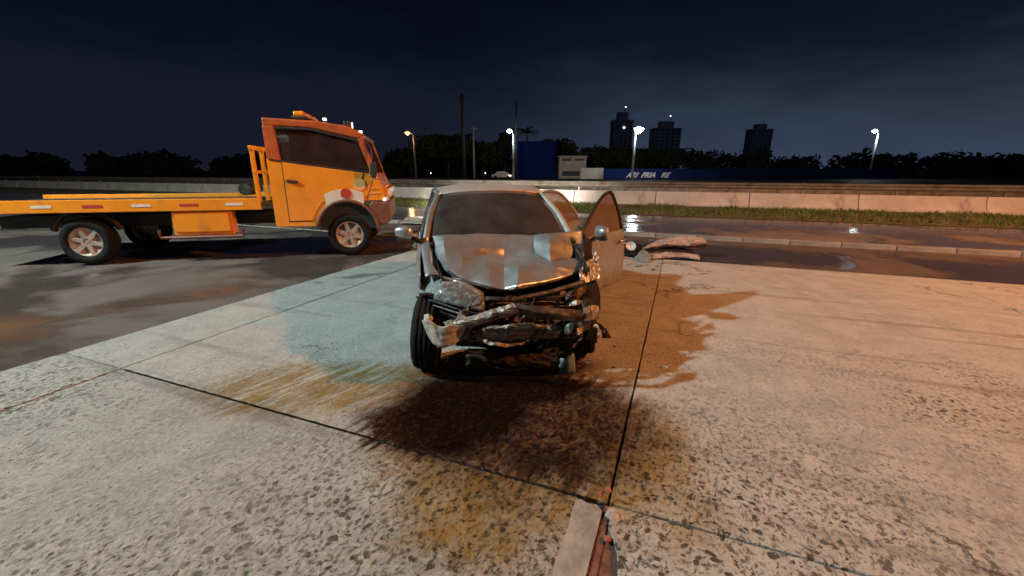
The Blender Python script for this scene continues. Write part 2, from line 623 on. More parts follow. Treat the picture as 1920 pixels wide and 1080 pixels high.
    ochre = mx(ellipse(wq, 0.10, 2.42, 1.08, 0.85, -0.25, 0.75, 1.15),
               ellipse(wp, -0.18, 1.74, 0.50, 0.44, -0.3, 0.45, 1.15),
               t.math('MULTIPLY', ellipse(wp, -1.40, 3.00, 1.2, 0.46, 0.10, 0.6, 1.2), t.smooth(streak, 0.36, 0.56)),
               t.math('MULTIPLY', ellipse(wp, 0.86, 2.02, 0.30, 0.20, -0.6, 0.3, 1.2), 0.8),
               t.math('MULTIPLY', ellipse(wp, 0.86, 1.66, 0.26, 0.26, 0.3, 0.2, 1.2), 0.6))
    brown = mx(ellipse(wq, 0.03, 2.62, 1.08, 0.78, -0.28, 0.60, 1.18),
               t.math('MULTIPLY', ellipse(wp, -0.12, 1.90, 0.32, 0.22, -0.3, 0.3, 1.2), 0.35))
    dark = mx(ellipse(wq, -0.32, 2.74, 0.54, 0.58, -0.1, 0.70, 1.10),
              ellipse(wq, -0.60, 2.42, 0.56, 0.30, -0.36, 0.60, 1.15),
              ellipse(wq, 0.02, 2.98, 0.78, 0.28, 0.0, 0.6, 1.15),
              ellipse(wp2, 0.0, 3.35, 0.80, 0.30, 0.05, 0.75, 1.12),
              t.math('MULTIPLY', ellipse(wq, 0.22, 2.05, 0.34, 0.20, -0.4, 0.4, 1.1), 0.75))
    grain = t.smooth(t.noise(pos, 26.0, 4, 0.7), 0.32, 0.66)
    c_och = t.mix(1.0, c, (0.64, 0.40, 0.12, 1), 'MULTIPLY')
    c = t.mix(t.math('MULTIPLY', ochre, t.math('ADD', t.math('MULTIPLY', t.smooth(t.noise(pos, 7.0, 5, 0.7), 0.34, 0.60), 0.36), 0.64)), c, c_och)
    c_br = t.mix(1.0, c, (0.10, 0.018, 0.003, 1), 'MULTIPLY')
    c = t.mix(t.math('MULTIPLY', brown, t.math('ADD', t.math('MULTIPLY', t.smooth(grainy, 0.60, 0.42), 0.18), t.math('ADD', t.math('MULTIPLY', t.smooth(coarse, 0.62, 0.38), 0.18), 0.70))), c, c_br)
    c_dk = t.mix(1.0, c, (0.12, 0.034, 0.008, 1), 'MULTIPLY')
    c = t.mix(t.math('MULTIPLY', dark, t.math('ADD', t.math('MULTIPLY', t.smooth(grainy, 0.64, 0.52), 0.24), 0.76)), c, c_dk)
    # soot and tyre marks far left
    soot = t.math('MULTIPLY', ellipse(wp, -2.45, 6.6, 0.5, 0.14, 0.5, 0.4, 1.2), 0.7)
    c = t.mix(soot, c, (0.06, 0.06, 0.06))
    t.put(b.inputs['Base Color'], c)
    wet = mx(t.math('MULTIPLY', dark, 0.9), t.math('MULTIPLY', brown, 0.55))
    ro = t.math('SUBTRACT', 0.80, t.math('MULTIPLY', wet, t.smooth(grain, 0, 1, 0.50, 0.34)))
    t.put(b.inputs['Roughness'], ro)
    t.put(b.inputs['Specular IOR Level'], t.math('SUBTRACT', 0.35, t.math('MULTIPLY', wet, 0.32)))
    h = t.math('ADD', t.math('MULTIPLY', pits, -1.0), t.math('MULTIPLY', mid, 0.5))
    h = t.math('ADD', h, t.math('MULTIPLY', grainy, 1.3))
    h = t.math('ADD', h, t.math('MULTIPLY', fine, 0.35))
    t.put(b.inputs['Normal'], t.bump(h, 0.9, 0.014))
    return m


def asphalt_material(name, base, wetness, scale=1.0):
    m = bpy.data.materials.new(name)
    m.use_nodes = True
    nt = m.node_tree
    t = NT(nt)
    b = nt.nodes['Principled BSDF']
    pos = t.n('ShaderNodeTexCoord').outputs['Object']
    big = t.noise(pos, 0.35 * scale, 4, 0.6, 0.4)
    mid = t.noise(pos, 2.0, 5, 0.65)
    fine = t.noise(pos, 90.0, 3, 0.7)
    c = t.mix(t.smooth(mid, 0.3, 0.7), tuple(x_ * 0.75 for x_ in base), tuple(x_ * 1.35 for x_ in base))
    c = t.mix(t.smooth(fine, 0.45, 0.6), c, tuple(x_ * 1.5 for x_ in base))
    wet = t.smooth(big, 0.62 - wetness * 0.3, 0.74 - wetness * 0.3)
    c = t.mix(t.math('MULTIPLY', wet, 0.5), c, tuple(x_ * 0.45 for x_ in base))
    t.put(b.inputs['Base Color'], c)
    t.put(b.inputs['Roughness'], t.math('SUBTRACT', 0.72, t.math('MULTIPLY', wet, 0.60)))
    h = t.math('MULTIPLY', t.math('ADD', fine, mid), t.math('SUBTRACT', 1.0, t.math('MULTIPLY', wet, 0.93)))
    t.put(b.inputs['Normal'], t.bump(h, 0.5, 0.006))
    return m


M_conc = concrete_material()
M_asph = asphalt_material('wet_asphalt', (0.085, 0.070, 0.062), 0.62)
M_road = asphalt_material('grey_road_asphalt', (0.15, 0.13, 0.12), 0.80)
M_far = asphalt_material('far_dark_ground', (0.055, 0.045, 0.04), 0.1)
M_joint = mat('joint_dirt', (0.040, 0.030, 0.025), 0.6, var=0.5, vscale=25, bump=0.6, bscale=80)
M_wetjoint = mat('wet_joint_sealant', (0.018, 0.014, 0.012), 0.13, var=0.4, vscale=40, bump=1.0, bscale=70)
M_redjoint = mat('rusty_joint_filler', (0.15, 0.072, 0.050), 0.75, var=0.4, vscale=30, bump=0.6, bscale=60)
M_smooth = mat('smooth_repair_mortar', (0.29, 0.275, 0.25), 0.85, var=0.25, vscale=9, bump=0.5, bscale=60, dirt=(0.17, 0.145, 0.12), dscale=7, dlo=0.52, dhi=0.72)
M_soil = mat('soil', (0.13, 0.12, 0.055), 0.95, var=0.3, vscale=3, bump=0.5, bscale=12)

# ------------------------------------------------------------------ ground, roads


def quad(name, pts, mat_, kind='structure'):
    mb = MB().add(pts, [tuple(range(len(pts)))])
    return mb.build(name, mat_, kind=kind)


quad('ground', [(-1500, -300, -0.16), (1500, -300, -0.16), (1500, 2500, -0.16), (-1500, 2500, -0.16)], M_far)
# wet asphalt apron round the concrete slabs (sits just under the slab tops)
quad('asphalt_apron', [ut(-60, -14, -0.03), ut(60, -14, -0.03), ut(60, 11.45, -0.03), ut(-60, 11.45, -0.03)], M_asph)
# near carriageway beyond the kerb
quad('carriageway', [ut(-90, 11.60, 0.02), ut(120, 11.60, 0.02), ut(120, 16.6, 0.02), ut(-90, 16.6, 0.02)], M_road)
quad('verge', [ut(-90, 16.6, 0.03), ut(120, 16.6, 0.03), ut(120, 22.2, 0.03), ut(-90, 22.2, 0.03)], M_soil)
quad('far_carriageway', [ut(-150, 22.6, 0.0), ut(220, 22.6, 0.0), ut(220, 40, 0.0), ut(-150, 40, 0.0)], M_asph)

pav = empty('concrete_pavement', (0, 0, 0), kind='structure')
NC = [-5.25, -4.36, -0.19, 3.95, 8.1, 12.3, 16.5]
TR = [-8.3, -3.25, 1.83, 6.86, 8.45]


def joint_wobble(o, amp):
    for v in o.data.vertices:
        q = v.co * 3.0
        v.co.x += noise.noise(q) * amp
        v.co.y += noise.noise(q + Vector((9, 4, 2))) * amp


for i in range(len(NC) - 1):
    for j in range(len(TR) - 1):
        g = 0.007
        a, b_ = NC[i] + g, NC[i + 1] - g
        c_, d_ = TR[j] + g, TR[j + 1] - g
        if j == 1 and i == 1:
            b_ -= 0.150          # the mortar repair strip lies here
        if j == 1 and i == 2:
            a += 0.016
        # slab outline with slightly ragged arrises
        nseg = 40 if (j in (1, 2) and i in (1, 2)) else 6
        outl = []
        for (p, q) in (((a, c_), (b_, c_)), ((b_, c_), (b_, d_)), ((b_, d_), (a, d_)), ((a, d_), (a, c_))):
            for k in range(nseg):
                s = k / nseg
                n_, t_ = p[0] + (q[0] - p[0]) * s, p[1] + (q[1] - p[1]) * s
                r_ = noise.noise(Vector((n_ * 6, t_ * 6, i * 3.1 + j))) * 0.005 + noise.noise(Vector((n_ * 22, t_ * 22, 5))) * 0.003
                dn = r_ if p[0] == q[0] else 0
                dt = r_ if p[1] == q[1] else 0
                outl.append((n_ + dn, t_ + dt))
        if j == 1 and i == 2:    # a broken corner on the right of the wide joint
            bit = []
            for (n_, t_) in outl:
                w = 0.0
                if n_ < a + 0.02 and 1.20 < t_ < 1.66:
                    w = 0.06 + 0.05 * noise.noise(Vector((0, t_ * 14, 3)))
                    if t_ < 1.32:
                        w *= 0.55
                bit.append((n_ + w, t_))
            outl = bit
        h = random.uniform(-0.003, 0.003)
        mb = MB()
        mb.prism(outl, lambda p, z: ut(p[0], p[1], z), -0.12, h)
        o = mb.build('slab', M_conc, pav)
        k_ = 1.12 if i >= 2 else random.uniform(0.93, 1.04)
        o.color = (k_, k_, k_, 1)
        bv = o.modifiers.new("arris", 'BEVEL')
        bv.width = 0.006
        bv.segments = 2
        bv.limit_method = 'ANGLE'
        bv.angle_limit = R(60)
# the bed under the joints
MB().add([ut(-5.25, -8.3, -0.024), ut(16.5, -8.3, -0.024), ut(16.5, 8.45, -0.024), ut(-5.25, 8.45, -0.024)], [(0, 1, 2, 3)]).build('joint_bed', M_joint, pav)
# wet sealant bead along the transverse joint
pts = [ut(-4.3 + k * 0.035, 1.83 + noise.noise(Vector((k * .4, 0, 0))) * 0.004, -0.003 + 0.006 * noise.noise(Vector((k * 1.7, 3, 0)))) for k in range(116)]
MB().tube(pts, 0.009, 6).build('sealant_bead', M_wetjoint, pav, smooth=True)
# smooth mortar strip and rust-red filler of the wide joint
ms_ = MB()
strip = [(-0.19 - 0.168, -3.2), (-0.19 - 0.024, -3.2), (-0.19 - 0.022, 0.7), (-0.19 - 0.026, 1.2), (-0.19 - 0.020, 1.775), (-0.19 - 0.055, 1.808), (-0.19 - 0.10, 1.800), (-0.19 - 0.135, 1.814), (-0.19 - 0.166, 1.806), (-0.19 - 0.156, 1.62), (-0.19 - 0.167, 1.4), (-0.19 - 0.158, 1.2), (-0.19 - 0.166, .95), (-0.19 - 0.160, .5)]
ms_.prism(strip, lambda p, z: ut(p[0], p[1], z), -0.1, -0.003)
ms_.build('repair_strip', M_smooth, pav)
fl = MB()
fl.prism([(-0.215, -3.2), (-0.172, -3.2), (-0.170, 1.1), (-0.176, 1.83), (-0.205, 1.83), (-0.212, 1.2)], lambda p, z: ut(p[0], p[1], z), -0.1, -0.014)
fl.build('joint_filler', M_redjoint, pav)
wet_hole = MB().add([ut(-0.176, 1.18, -0.0215), ut(-0.04, 1.18, -0.0215), ut(-0.04, 1.68, -0.0215), ut(-0.176, 1.68, -0.0215)], [(0, 1, 2, 3)])
wet_hole.build('broken_edge_bed', M_redjoint, pav)


def chip(name, c, s, mat_, seed, parent=None, flat=0.5, **kw):
    """an irregular broken lump"""
    me = bpy.data.meshes.new(name)
    bm = bmesh.new()
    bmesh.ops.create_icosphere(bm, subdivisions=2, radius=1.0)
    for v in bm.verts:
        q = v.co.copy()
        k = 1 + 0.45 * noise.noise(q * 1.3 + Vector((seed, 0, 0)))
        v.co = Vector((q.x * s[0], q.y * s[1], max(-0.3, q.z) * s[2])) * k
    bm.to_mesh(me)
    bm.free()
    o = link(name, me, mat_, parent, **kw)
    o.location = c
    o.rotation_euler = (0, 0, seed)
    return o


# kerb beyond the apron: stones one by one, with dark joints
kerb = empty('kerb', (0, 0, 0), kind='structure')
kst = None
for k in range(-14, 40):
    if kst is None:
        kst = MB().box((0, 0, 0), (0.985, 0.15, 0.24)).build('kerb_stone', M_kerb, kerb, bevel=0.015)
        ko = kst
    else:
        ko = kst.copy()
        col.objects.link(ko)
        ko.parent = kerb
    p = ut(k * 1.0, 11.525, -0.045)
    ko.location = p
    ko.rotation_euler = (random.uniform(-.01, .01), 0, GRIDROT + random.uniform(-.006, .006))
# worn painted lines
line = MB()
for k in range(-12, 1):
    pass
line.add([ut(-16, 9.30, -0.026), ut(-2.6, 9.05, -0.026), ut(-2.6, 9.16, -0.026), ut(-16, 9.42, -0.026)], [(0, 1, 2, 3)])
line.build('edge_line', M_roadpaint, kind='structure')
blk = MB().add([G(748, 418, 0.024), G(792, 420, 0.024), G(800, 406, 0.024), G(764, 406, 0.024)], [(0, 1, 2, 3)])  # pale quad lying on the carriageway beyond the truck
blk.build('pale_patch', M_roadpaint, kind='structure')

# grass on the verge: individual blades, one mass
gb = MB()
gv, gf = [], []
for k in range(26000):
    n_ = random.uniform(-22, 44)
    t_ = 16.8 + (random.random() ** 0.8) * 4.7
    dens = noise.noise(Vector((n_ * 0.55, t_ * 0.8, 2.0)))
    if dens < -0.25:
        continue
    hgt = random.uniform(0.06, 0.16) * (1.0 + 0.8 * dens)
    p = ut(n_, t_, 0.03)
    a_ = random.uniform(0, 6.283)
    w = random.uniform(0.012, 0.03)
    dx, dy = cos(a_) * w, sin(a_) * w
    lx, ly = random.uniform(-.12, .12), random.uniform(-.12, .12)
    i0 = len(gv)
    gv += [(p.x - dx, p.y - dy, p.z), (p.x + dx, p.y + dy, p.z), (p.x + lx, p.y + ly, p.z + hgt)]
    gf.append((i0, i0 + 1, i0 + 2))
M_grass = mat('grass_blades', (0.105, 0.135, 0.028), 0.7, var=0.45, vscale=0.9)
me = bpy.data.meshes.new('grass')
me.from_pydata(gv, [], gf)
link('grass', me, M_grass, kind='stuff')

# ------------------------------------------------------------------ concrete barrier, segment by segment
BD = 21.9
bar = empty('concrete_barrier', ut(0, BD, 0), GRIDROT, label='pale concrete road barrier along the far edge of the grass verge', cat='barrier')
prof = [(-0.30, 0.0), (-0.30, 0.10), (-0.165, 0.36), (-0.165, 0.40), (-0.125, 0.41), (-0.10, 0.64), (0.10, 0.64), (0.165, 0.40), (0.30, 0.10), (0.30, 0.0)]
bseg = None
for k in range(-22, 22):
    if bseg is None:
        mb = MB()
        mb.prism(prof, lambda p, z: Vector((z, p[0], p[1])), -1.985, 1.985)
        bseg = mb.build('barrier_segment', M_barrier, bar, bevel=0.012)
        bo = bseg
    else:
        bo = bseg.copy()
        col.objects.link(bo)
        bo.parent = bar
    bo.location = (k * 4.0 + 0.9, random.uniform(-.015, .015), 0.03)
# steel guard rail beyond
GD = 26.8
gr = empty('guard_rail', ut(0, GD, 0), GRIDROT, label='brown steel guard rail on short posts behind the pale barrier', cat='guard rail')
wprof = [(0.0, 0.66), (-0.04, 0.70), (-0.07, 0.74), (-0.04, 0.79), (0.0, 0.82), (-0.04, 0.86), (-0.07, 0.91), (-0.04, 0.95), (0, 0.99), (0.012, 0.99), (0.012, 0.66)]
r0_ = post0 = None
for k in range(-22, 22):
    if r0_ is None:
        r0_ = MB().prism(wprof, lambda p, z: Vector((z, p[0], p[1])), -1.995, 1.995).build('rail', M_rail, gr)
        ro_ = r0_
        post0 = MB().box((0, 0.07, 0.5), (0.10, 0.11, 1.0)).build('post', M_rail, gr)
        po_ = post0
    else:
        ro_ = r0_.copy(); col.objects.link(ro_); ro_.parent = gr
        po_ = post0.copy(); col.objects.link(po_); po_.parent = gr
    ro_.location = (k * 4.0, 0, 0)
    po_.location = (k * 4.0 + 2.0, 0, 0)
# low concrete wall line behind the rail that closes the far carriageway
lw = MB()
lw.box((0, 0, 0.35), (210, 0.25, 0.7))
o = lw.build('median_wall', M_rail, label='low dark median wall beyond the steel guard rail', cat='wall')
o.location = ut(20, 33.0, 0)
o.rotation_euler = (0, 0, GRIDROT)

# ------------------------------------------------------------------ far buildings and walls
bl = empty('blue_building', P(1004, 333, 92) * 1.0, 0, label='tall plain blue clad building left of the beige shed', cat='building')
bl.location.z = 0
wmb = MB().box((0, 5, 3.65), (8.5, 10, 7.3)).build('wall', M_blue, bl)
c_ = None
for k in range(14):
    mbx = (-4.1 + k * 0.63)
    if c_ is None:
        c_ = MB().box((0, -0.03, 3.6), (0.10, 0.05, 7.1)).build('cladding_rib', M_blue, bl)
        cc = c_
    else:
        cc = c_.copy(); col.objects.link(cc); cc.parent = bl
    cc.location = (mbx, 0, 0)
MB().box((0, 5, 7.38), (8.7, 10.2, 0.16)).build('roof', M_blue, bl)

bh = empty('beige_shed', (0, 0, 0), 0, label='beige two storey shed with dark openings and flat roof', cat='building')
pa = P(1073, 333, 91)
bh.location = (pa.x, 91, 0)
MB().box((0, 3, 2.15), (5.6, 6, 4.3)).build('wall', M_beige, bh)
MB().box((0, 3, 4.42), (6.0, 6.5, 0.22)).build('roof', M_beige, bh)
for (wx, wz, ww, wh) in ((-1.3, 3.75, 2.0, 0.42), (1.4, 3.75, 2.0, 0.42)):
    f = MB().box((wx, -0.02, wz), (ww, 0.08, wh)).build('window', M_darkpole, bh)
    MB().box((wx, -0.07, wz - wh / 2), (ww + 0.1, 0.06, 0.06)).build('sill', M_beige, f)
MB().box((-0.3, -0.03, 1.0), (3.6, 0.09, 1.0)).build('doorway', M_darkpole, bh)

pw = empty('pale_wall', (0, 0, 0), 0, label='short pale painted wall left of the blue lettered wall', cat='wall')
pa = P(1110, 333, 87)
pw.location = (pa.x, 87, 0)
MB().box((0, 0, 1.02), (4.5, 0.25, 2.05)).build('panel', M_palewall, pw)
MB().box((0, 0, 2.08), (4.6, 0.32, 0.07)).build('coping', M_palewall, pw)

bw = empty('lettered_wall', (0, 0, 0), 0, label='long dark blue wall painted with slanted white lettering', cat='wall')
pa = P(1131, 333, 86)
bw.location = (pa.x, 86, 0)
MB().box((29.5, 0, 0.95), (59, 0.25, 1.9)).build('panel', M_bluewall, bw)
MB().box((29.5, 0, 1.93), (59, 0.32, 0.06)).build('coping', M_bluewall, bw)


def text(name, body, size, mat_, parent, loc, rot, shear=0.0, ext=0.01, sx=1.0, bold=0.0, **kw):
    cu = bpy.data.curves.new(name, 'FONT')
    cu.body = body
    cu.size = size
    cu.shear = shear
    cu.extrude = ext
    cu.offset = bold
    ob = bpy.data.objects.new(name + '_tmp', cu)
    col.objects.link(ob)
    bpy.context.view_layer.update()
    dg = bpy.context.evaluated_depsgraph_get()
    me = bpy.data.meshes.new_from_object(ob.evaluated_get(dg))
    bpy.data.objects.remove(ob)
    me.materials.clear()
    o = link(name, me, mat_, parent, **kw)
    o.location = loc
    o.rotation_euler = rot
    o.scale = (sx, 1, 1)
    return o


text('lettering', 'ARI  FRIA   RE', 1.35, M_sign, bw, (4.5, -0.14, 0.30), (R(90), 0, 0), shear=0.5, sx=1.03, bold=0.05)

# apartment towers on the skyline


def tower(px, d, w, dep, h, wtop, htop, label, off=0.0):
    p = P(px, 319, d)
    tr = empty('apartment_tower', (p.x, d, 0), R(4), label=label, cat='tower')
    MB().box((0, dep / 2, h / 2), (w, dep, h)).build('wall', M_tower, tr)
    MB().box((off, dep / 2, h + htop / 2), (wtop, dep * 0.6, htop)).build('roof_housing', M_tower, tr)
    MB().box((0, dep / 2, h + 0.5), (w + 1, dep + 1, 1.0)).build('parapet', M_tower, tr)
    w0 = None
    nfl = int(h / 4.2)
    ncol = max(3, int(w / 6))
    for a_ in range(nfl):
        for b_ in range(ncol):
            if w0 is None:
                w0 = MB().box((0, -0.05, 0), (2.6, 0.25, 1.8)).build('window', M_towerwin, tr)
                wo = w0
            else:
                wo = w0.copy(); col.objects.link(wo); wo.parent = tr
            wo.location = (-w / 2 + (b_ + 0.5) * w / ncol, 0, 4 + a_ * 4.2)
    MB().tube([(off + wtop * .3, dep / 2, h + htop), (off + wtop * .3, dep / 2, h + htop + 6)], 0.3, 6).build('mast', M_darkpole, tr)
    return tr


ta = tower(1164, 600, 26, 18, 66, 13, 11, 'dark apartment tower with stepped top left of the bright street lamp')
tb = tower(1246, 560, 34, 18, 52, 17, 9, 'dark wide apartment tower right of the bright street lamp')
tc_ = tower(1420, 640, 30, 18, 58, 14, 8, 'dark apartment tower farthest right on the skyline')
MB().lathe([(0, -1.1), (1.1, 0), (0, 1.1)], (0, 0, 1), (3.9, 9, 66 + 11 + 6.8), 8).build('warning_light', E_dim, ta)
MB().box((0.5, -0.3, 57), (2.4, 0.25, 1.8)).build('lit_window', E_dim, ta)
MB().lathe([(0, -1.0), (1.0, 0), (0, 1.0)], (0, 0, 1), (5.1, 9, 52 + 9 + 6.8), 8).build('warning_light', E_dim, tb)

# ------------------------------------------------------------------ trees far behind


def leaf_cloud(mb_v, mb_f, c, r, n, size, seed=0, bottom=-0.6):
    c = Vector(c)
    for k in range(n):
        while True:
            q = Vector((random.uniform(-1, 1), random.uniform(-1, 1), random.uniform(bottom, 1)))
            if 0.3 < q.length < 1.0:
                break
        kf = 0.8 + 0.45 * noise.noise(q * 1.8 + Vector((seed, c.x * .1, 0)))
        p = c + Vector((q.x * r[0], q.y * r[1], q.z * r[2])) * kf
        a = Vector((random.uniform(-1, 1), random.uniform(-1, 1), random.uniform(-1, 1))).normalized()
        b = a.orthogonal().normalized()
        s = size * random.uniform(0.5, 1.3)
        i0 = len(mb_v)
        mb_v += [p - a * s, p + b * s * .6, p + a * s, p - b * s * .6]
        mb_f.append((i0, i0 + 1, i0 + 2, i0 + 3))


def tree(px, py_top, px_half, d, label, n=1400, group=None, name='tree', leafsize=0.55):
    top = P(px, py_top, d)
    rw = px_half / FPX * d
    hgt = top.z
    t = empty(name, (top.x, d, 0), 0, label=label, cat='tree', group=group)
    cr_v, cr_f = [], []
    zc = hgt * 0.60
    for k in range(7):
        a = k * 2.4
        leaf_cloud(cr_v, cr_f, (rw * 0.5 * cos(a), rw * 0.4 * sin(a), zc + hgt * 0.12 * sin(k * 1.7)), (rw * 0.62, rw * 0.6, hgt * 0.30), n // 4, leafsize, k + px)
    leaf_cloud(cr_v, cr_f, (0, 0, hgt * 0.70), (rw * 0.7, rw * 0.6, hgt * 0.30), n // 2, leafsize, px)
    me = bpy.data.meshes.new('crown')
    me.from_pydata([tuple(v) for v in cr_v], [], cr_f)
    link('crown', me, M_leaf, t)
    tk = MB()
    tk.tube([(0, 0, 0), (0.15, 0, hgt * 0.3), (-0.1, 0, hgt * 0.55)], 0.35, 8, 0.15)
    for k in range(4):
        a = k * 1.6 + 0.4
        tk.tube([(0.1, 0, hgt * 0.3), (rw * .3 * cos(a), rw * .3 * sin(a), hgt * 0.5), (rw * .5 * cos(a), rw * .5 * sin(a), hgt * 0.66)], 0.16, 6, 0.05)
    tk.build('trunk', M_bark, t, smooth=True)
    return t


tree(838, 246, 62, 112, 'broad round topped dark tree behind the tall dark pole', 2200)
tree(905, 262, 48, 108, 'dark rounded tree between the tall dark pole and the white lamp', 1500)
tree(776, 276, 44, 118, 'low dark tree behind the orange lit street lamp', 1200)
tree(1040, 257, 44, 118, 'dark domed tree rising behind the blue building', 1700)
tree(946, 244, 14, 116, 'slim dark treetop beside the white lamp over the blue building', 500)
tree(1128, 272, 42, 116, 'dark tree behind the pale short wall', 1300)
tree(1196, 274, 40, 116, 'dark tree behind the bright right hand lamp', 1300)
tree(1262, 276, 46, 114, 'dark tree below the wide apartment tower', 1300)
pt = empty('palm_tree', (P(988, 240, 110).x, 110, 0), 0, label='dark palm with ragged fronds above the blue building', cat='palm tree')
pth = P(988, 248, 110).z
MB().tube([(0, 0, 0), (0.2, 0, pth * 0.5), (0, 0, pth)], 0.28, 8, 0.2).build('trunk', M_bark, pt, smooth=True)
fr0 = None
fm = MB()
for k in range(9):
    s = k / 8
    x0, z0 = s * 2.6, 0.9 * s - 1.5 * s * s
    x1 = x0 + 0.35
    fm.add([(x0, -0.0, z0), (x1, -0.55 * (1 - s) - 0.1, z0 - 0.25), (x1 + .15, 0, z0 - 0.03)], [(0, 1, 2)])
    fm.add([(x0, 0.0, z0), (x1, 0.55 * (1 - s) + 0.1, z0 - 0.25), (x1 + .15, 0, z0 - 0.03)], [(0, 1, 2)])
for k in range(16):
    if fr0 is None:
        fr0 = fm.build('frond', M_leaf, pt); fo = fr0
    else:
        fo = fr0.copy(); col.objects.link(fo); fo.parent = pt
    fo.location = (0, 0, pth)
    fo.rotation_euler = (0, random.uniform(-0.7, 0.5), k * 2.4)
    fo.scale = (random.uniform(.8, 1.2),) * 3
# the wood that closes the view, one mass
wv, wf = [], []
for k in range(120):
    xx = -190 + k * 3.6 + random.uniform(-2, 2)
    dd = random.uniform(122, 150)
    hh = 6.6 + 2.2 * noise.noise(Vector((xx * 0.05, 0, 0))) + random.uniform(-.6, .6)
    leaf_cloud(wv, wf, (xx, dd, hh * 0.45), (4.8, 4.0, hh * 0.66), 300, 0.85, k, bottom=-0.95)
me = bpy.data.meshes.new('wood')
me.from_pydata([tuple(v) for v in wv], [], wf)
link('far_wood', me, M_leaf, kind='stuff')

# ------------------------------------------------------------------ street lamps and poles


def street_lamp(px, py_head, px_pole, d, label, em, color, watts, group='street lamps beyond the highway', arm=1.0, glare_size=0.5):
    hd = P(px, py_head, d)
    bx = P(px_pole, py_head, d).x
    lamp = empty('street_lamp', (bx, d, 0), 0, label=label, cat='street lamp', group=group)
    dx = hd.x - bx
    MB().tube([(0, 0, 0), (0, 0, hd.z - 0.5)], 0.24, 10, 0.17).build('pole', M_pole, lamp, smooth=True)
    MB().tube([(0, 0, hd.z - 0.6), (dx * .3, 0, hd.z - 0.1), (dx, 0, hd.z + 0.25)], 0.09, 8).build('arm', M_pole, lamp, smooth=True)
    hh = MB().box((dx, 0, hd.z + 0.36), (0.7, 0.35, 0.15)).build('lamp_head', M_pole, lamp, bevel=0.05)
    MB().lathe([(0, -glare_size), (glare_size * .8, -glare_size * .4), (glare_size * .9, 0), (0, glare_size * .3)], (0, 0, 1), (dx, -0.05, hd.z + 0.1), 12).build('lamp_glass', em, hh, smooth=True)  # glass oversized so its glow takes in the lamp's glare
    ld = bpy.data.lights.new('lamp_light', 'POINT')
    ld.energy = watts
    ld.color = color
    ld.shadow_soft_size = 0.5
    lo = bpy.data.objects.new('lamp_light', ld)
    col.objects.link(lo)
    lo.parent = lamp
    lo.location = (dx, -0.6, hd.z - 1.3)
    return lamp


street_lamp(764, 249, 775, 100, 'orange glowing street lamp nearest the truck', E_sodium, (1, .55, .2), 350, glare_size=0.68)
street_lamp(955, 246, 963, 84, 'white street lamp at the left edge of the blue building', E_white, (.85, 1, .97), 450, glare_size=0.52)
street_lamp(1198, 242, 1192, 80, 'bright white street lamp in front of the blue lettered wall', E_white, (.80, .95, 1.0), 550, glare_size=0.92)
street_lamp(1640, 246, 1648, 92, 'white street lamp far off at the right of the picture', E_white, (.85, 1, .97), 450, glare_size=0.52)


def far_pole(px, py_top, d, r, label, m_):
    p = P(px, py_top, d)
    o = empty('utility_pole', (p.x, d, 0), 0, label=label, cat='pole')
    MB().tube([(0, 0, 0), (0, 0, p.z)], r, 10, r * 0.75).build('shaft', m_, o, smooth=True)
    MB().box((0, 0, p.z - 0.5), (1.5 if r > .25 else 0.9, 0.12, 0.14)).build('crossarm', m_, o)
    return o


far_pole(866, 176, 88, 0.42, 'tallest dark pole in front of the broad round tree', M_darkpole)
far_pole(887, 236, 92, 0.26, 'thin greyish pole right of the tallest dark pole', M_pole)
far_pole(968, 190, 88, 0.22, 'tall thin dark pole rising behind the white lamp and blue building', M_darkpole)
far_pole(766, 262, 98, 0.30, 'dark pole left of the orange street lamp', M_darkpole)

# small far car with lit lamps
fc = empty('distant_car', (P(941, 331, 84).x, 84, 0), 0, label='small distant pale car with lit lamps left of the blue building', cat='car')
MB().prism([(-2.0, .35), (2.0, .35), (2.05, .8), (1.2, .9), (.6, 1.4), (-.8, 1.42), (-1.5, .95), (-2.05, .85)], lambda p, z: Vector((p[0], z, p[1])), -0.8, 0.8).build('body', M_palewall, fc, bevel=0.08)
for s in (-1.25, 1.25):
    MB().lathe([(0, 0), (.32, 0), (.32, .2), (0, .2)], (0, 1, 0), (s, -0.84, .32), 14).build('wheel', M_rubber, fc)
MB().box((1.55, -0.83, .68), (.5, .06, .2)).build('headlight', E_head, fc)
MB().box((0.6, -0.83, 1.1), (1.5, .04, .32)).build('window', M_towerwin, fc)
for (px, py, lb) in ((808, 326, 'tiny white lamp low in front of the broad round tree'), (910, 326, 'tiny white lamp low beside the thin greyish pole')):
    p = P(px, py, 84)
    sl = empty('bollard_lamp', (p.x, 84, 0), 0, label=lb, cat='lamp')
    MB().tube([(0, 0, 0), (0, 0, p.z)], 0.06, 6).build('post', M_darkpole, sl)
    MB().lathe([(0, -.14), (.14, 0), (0, .14)], (0, 0, 1), (0, 0, p.z + .14), 8).build('lamp_glass', E_dim, sl)


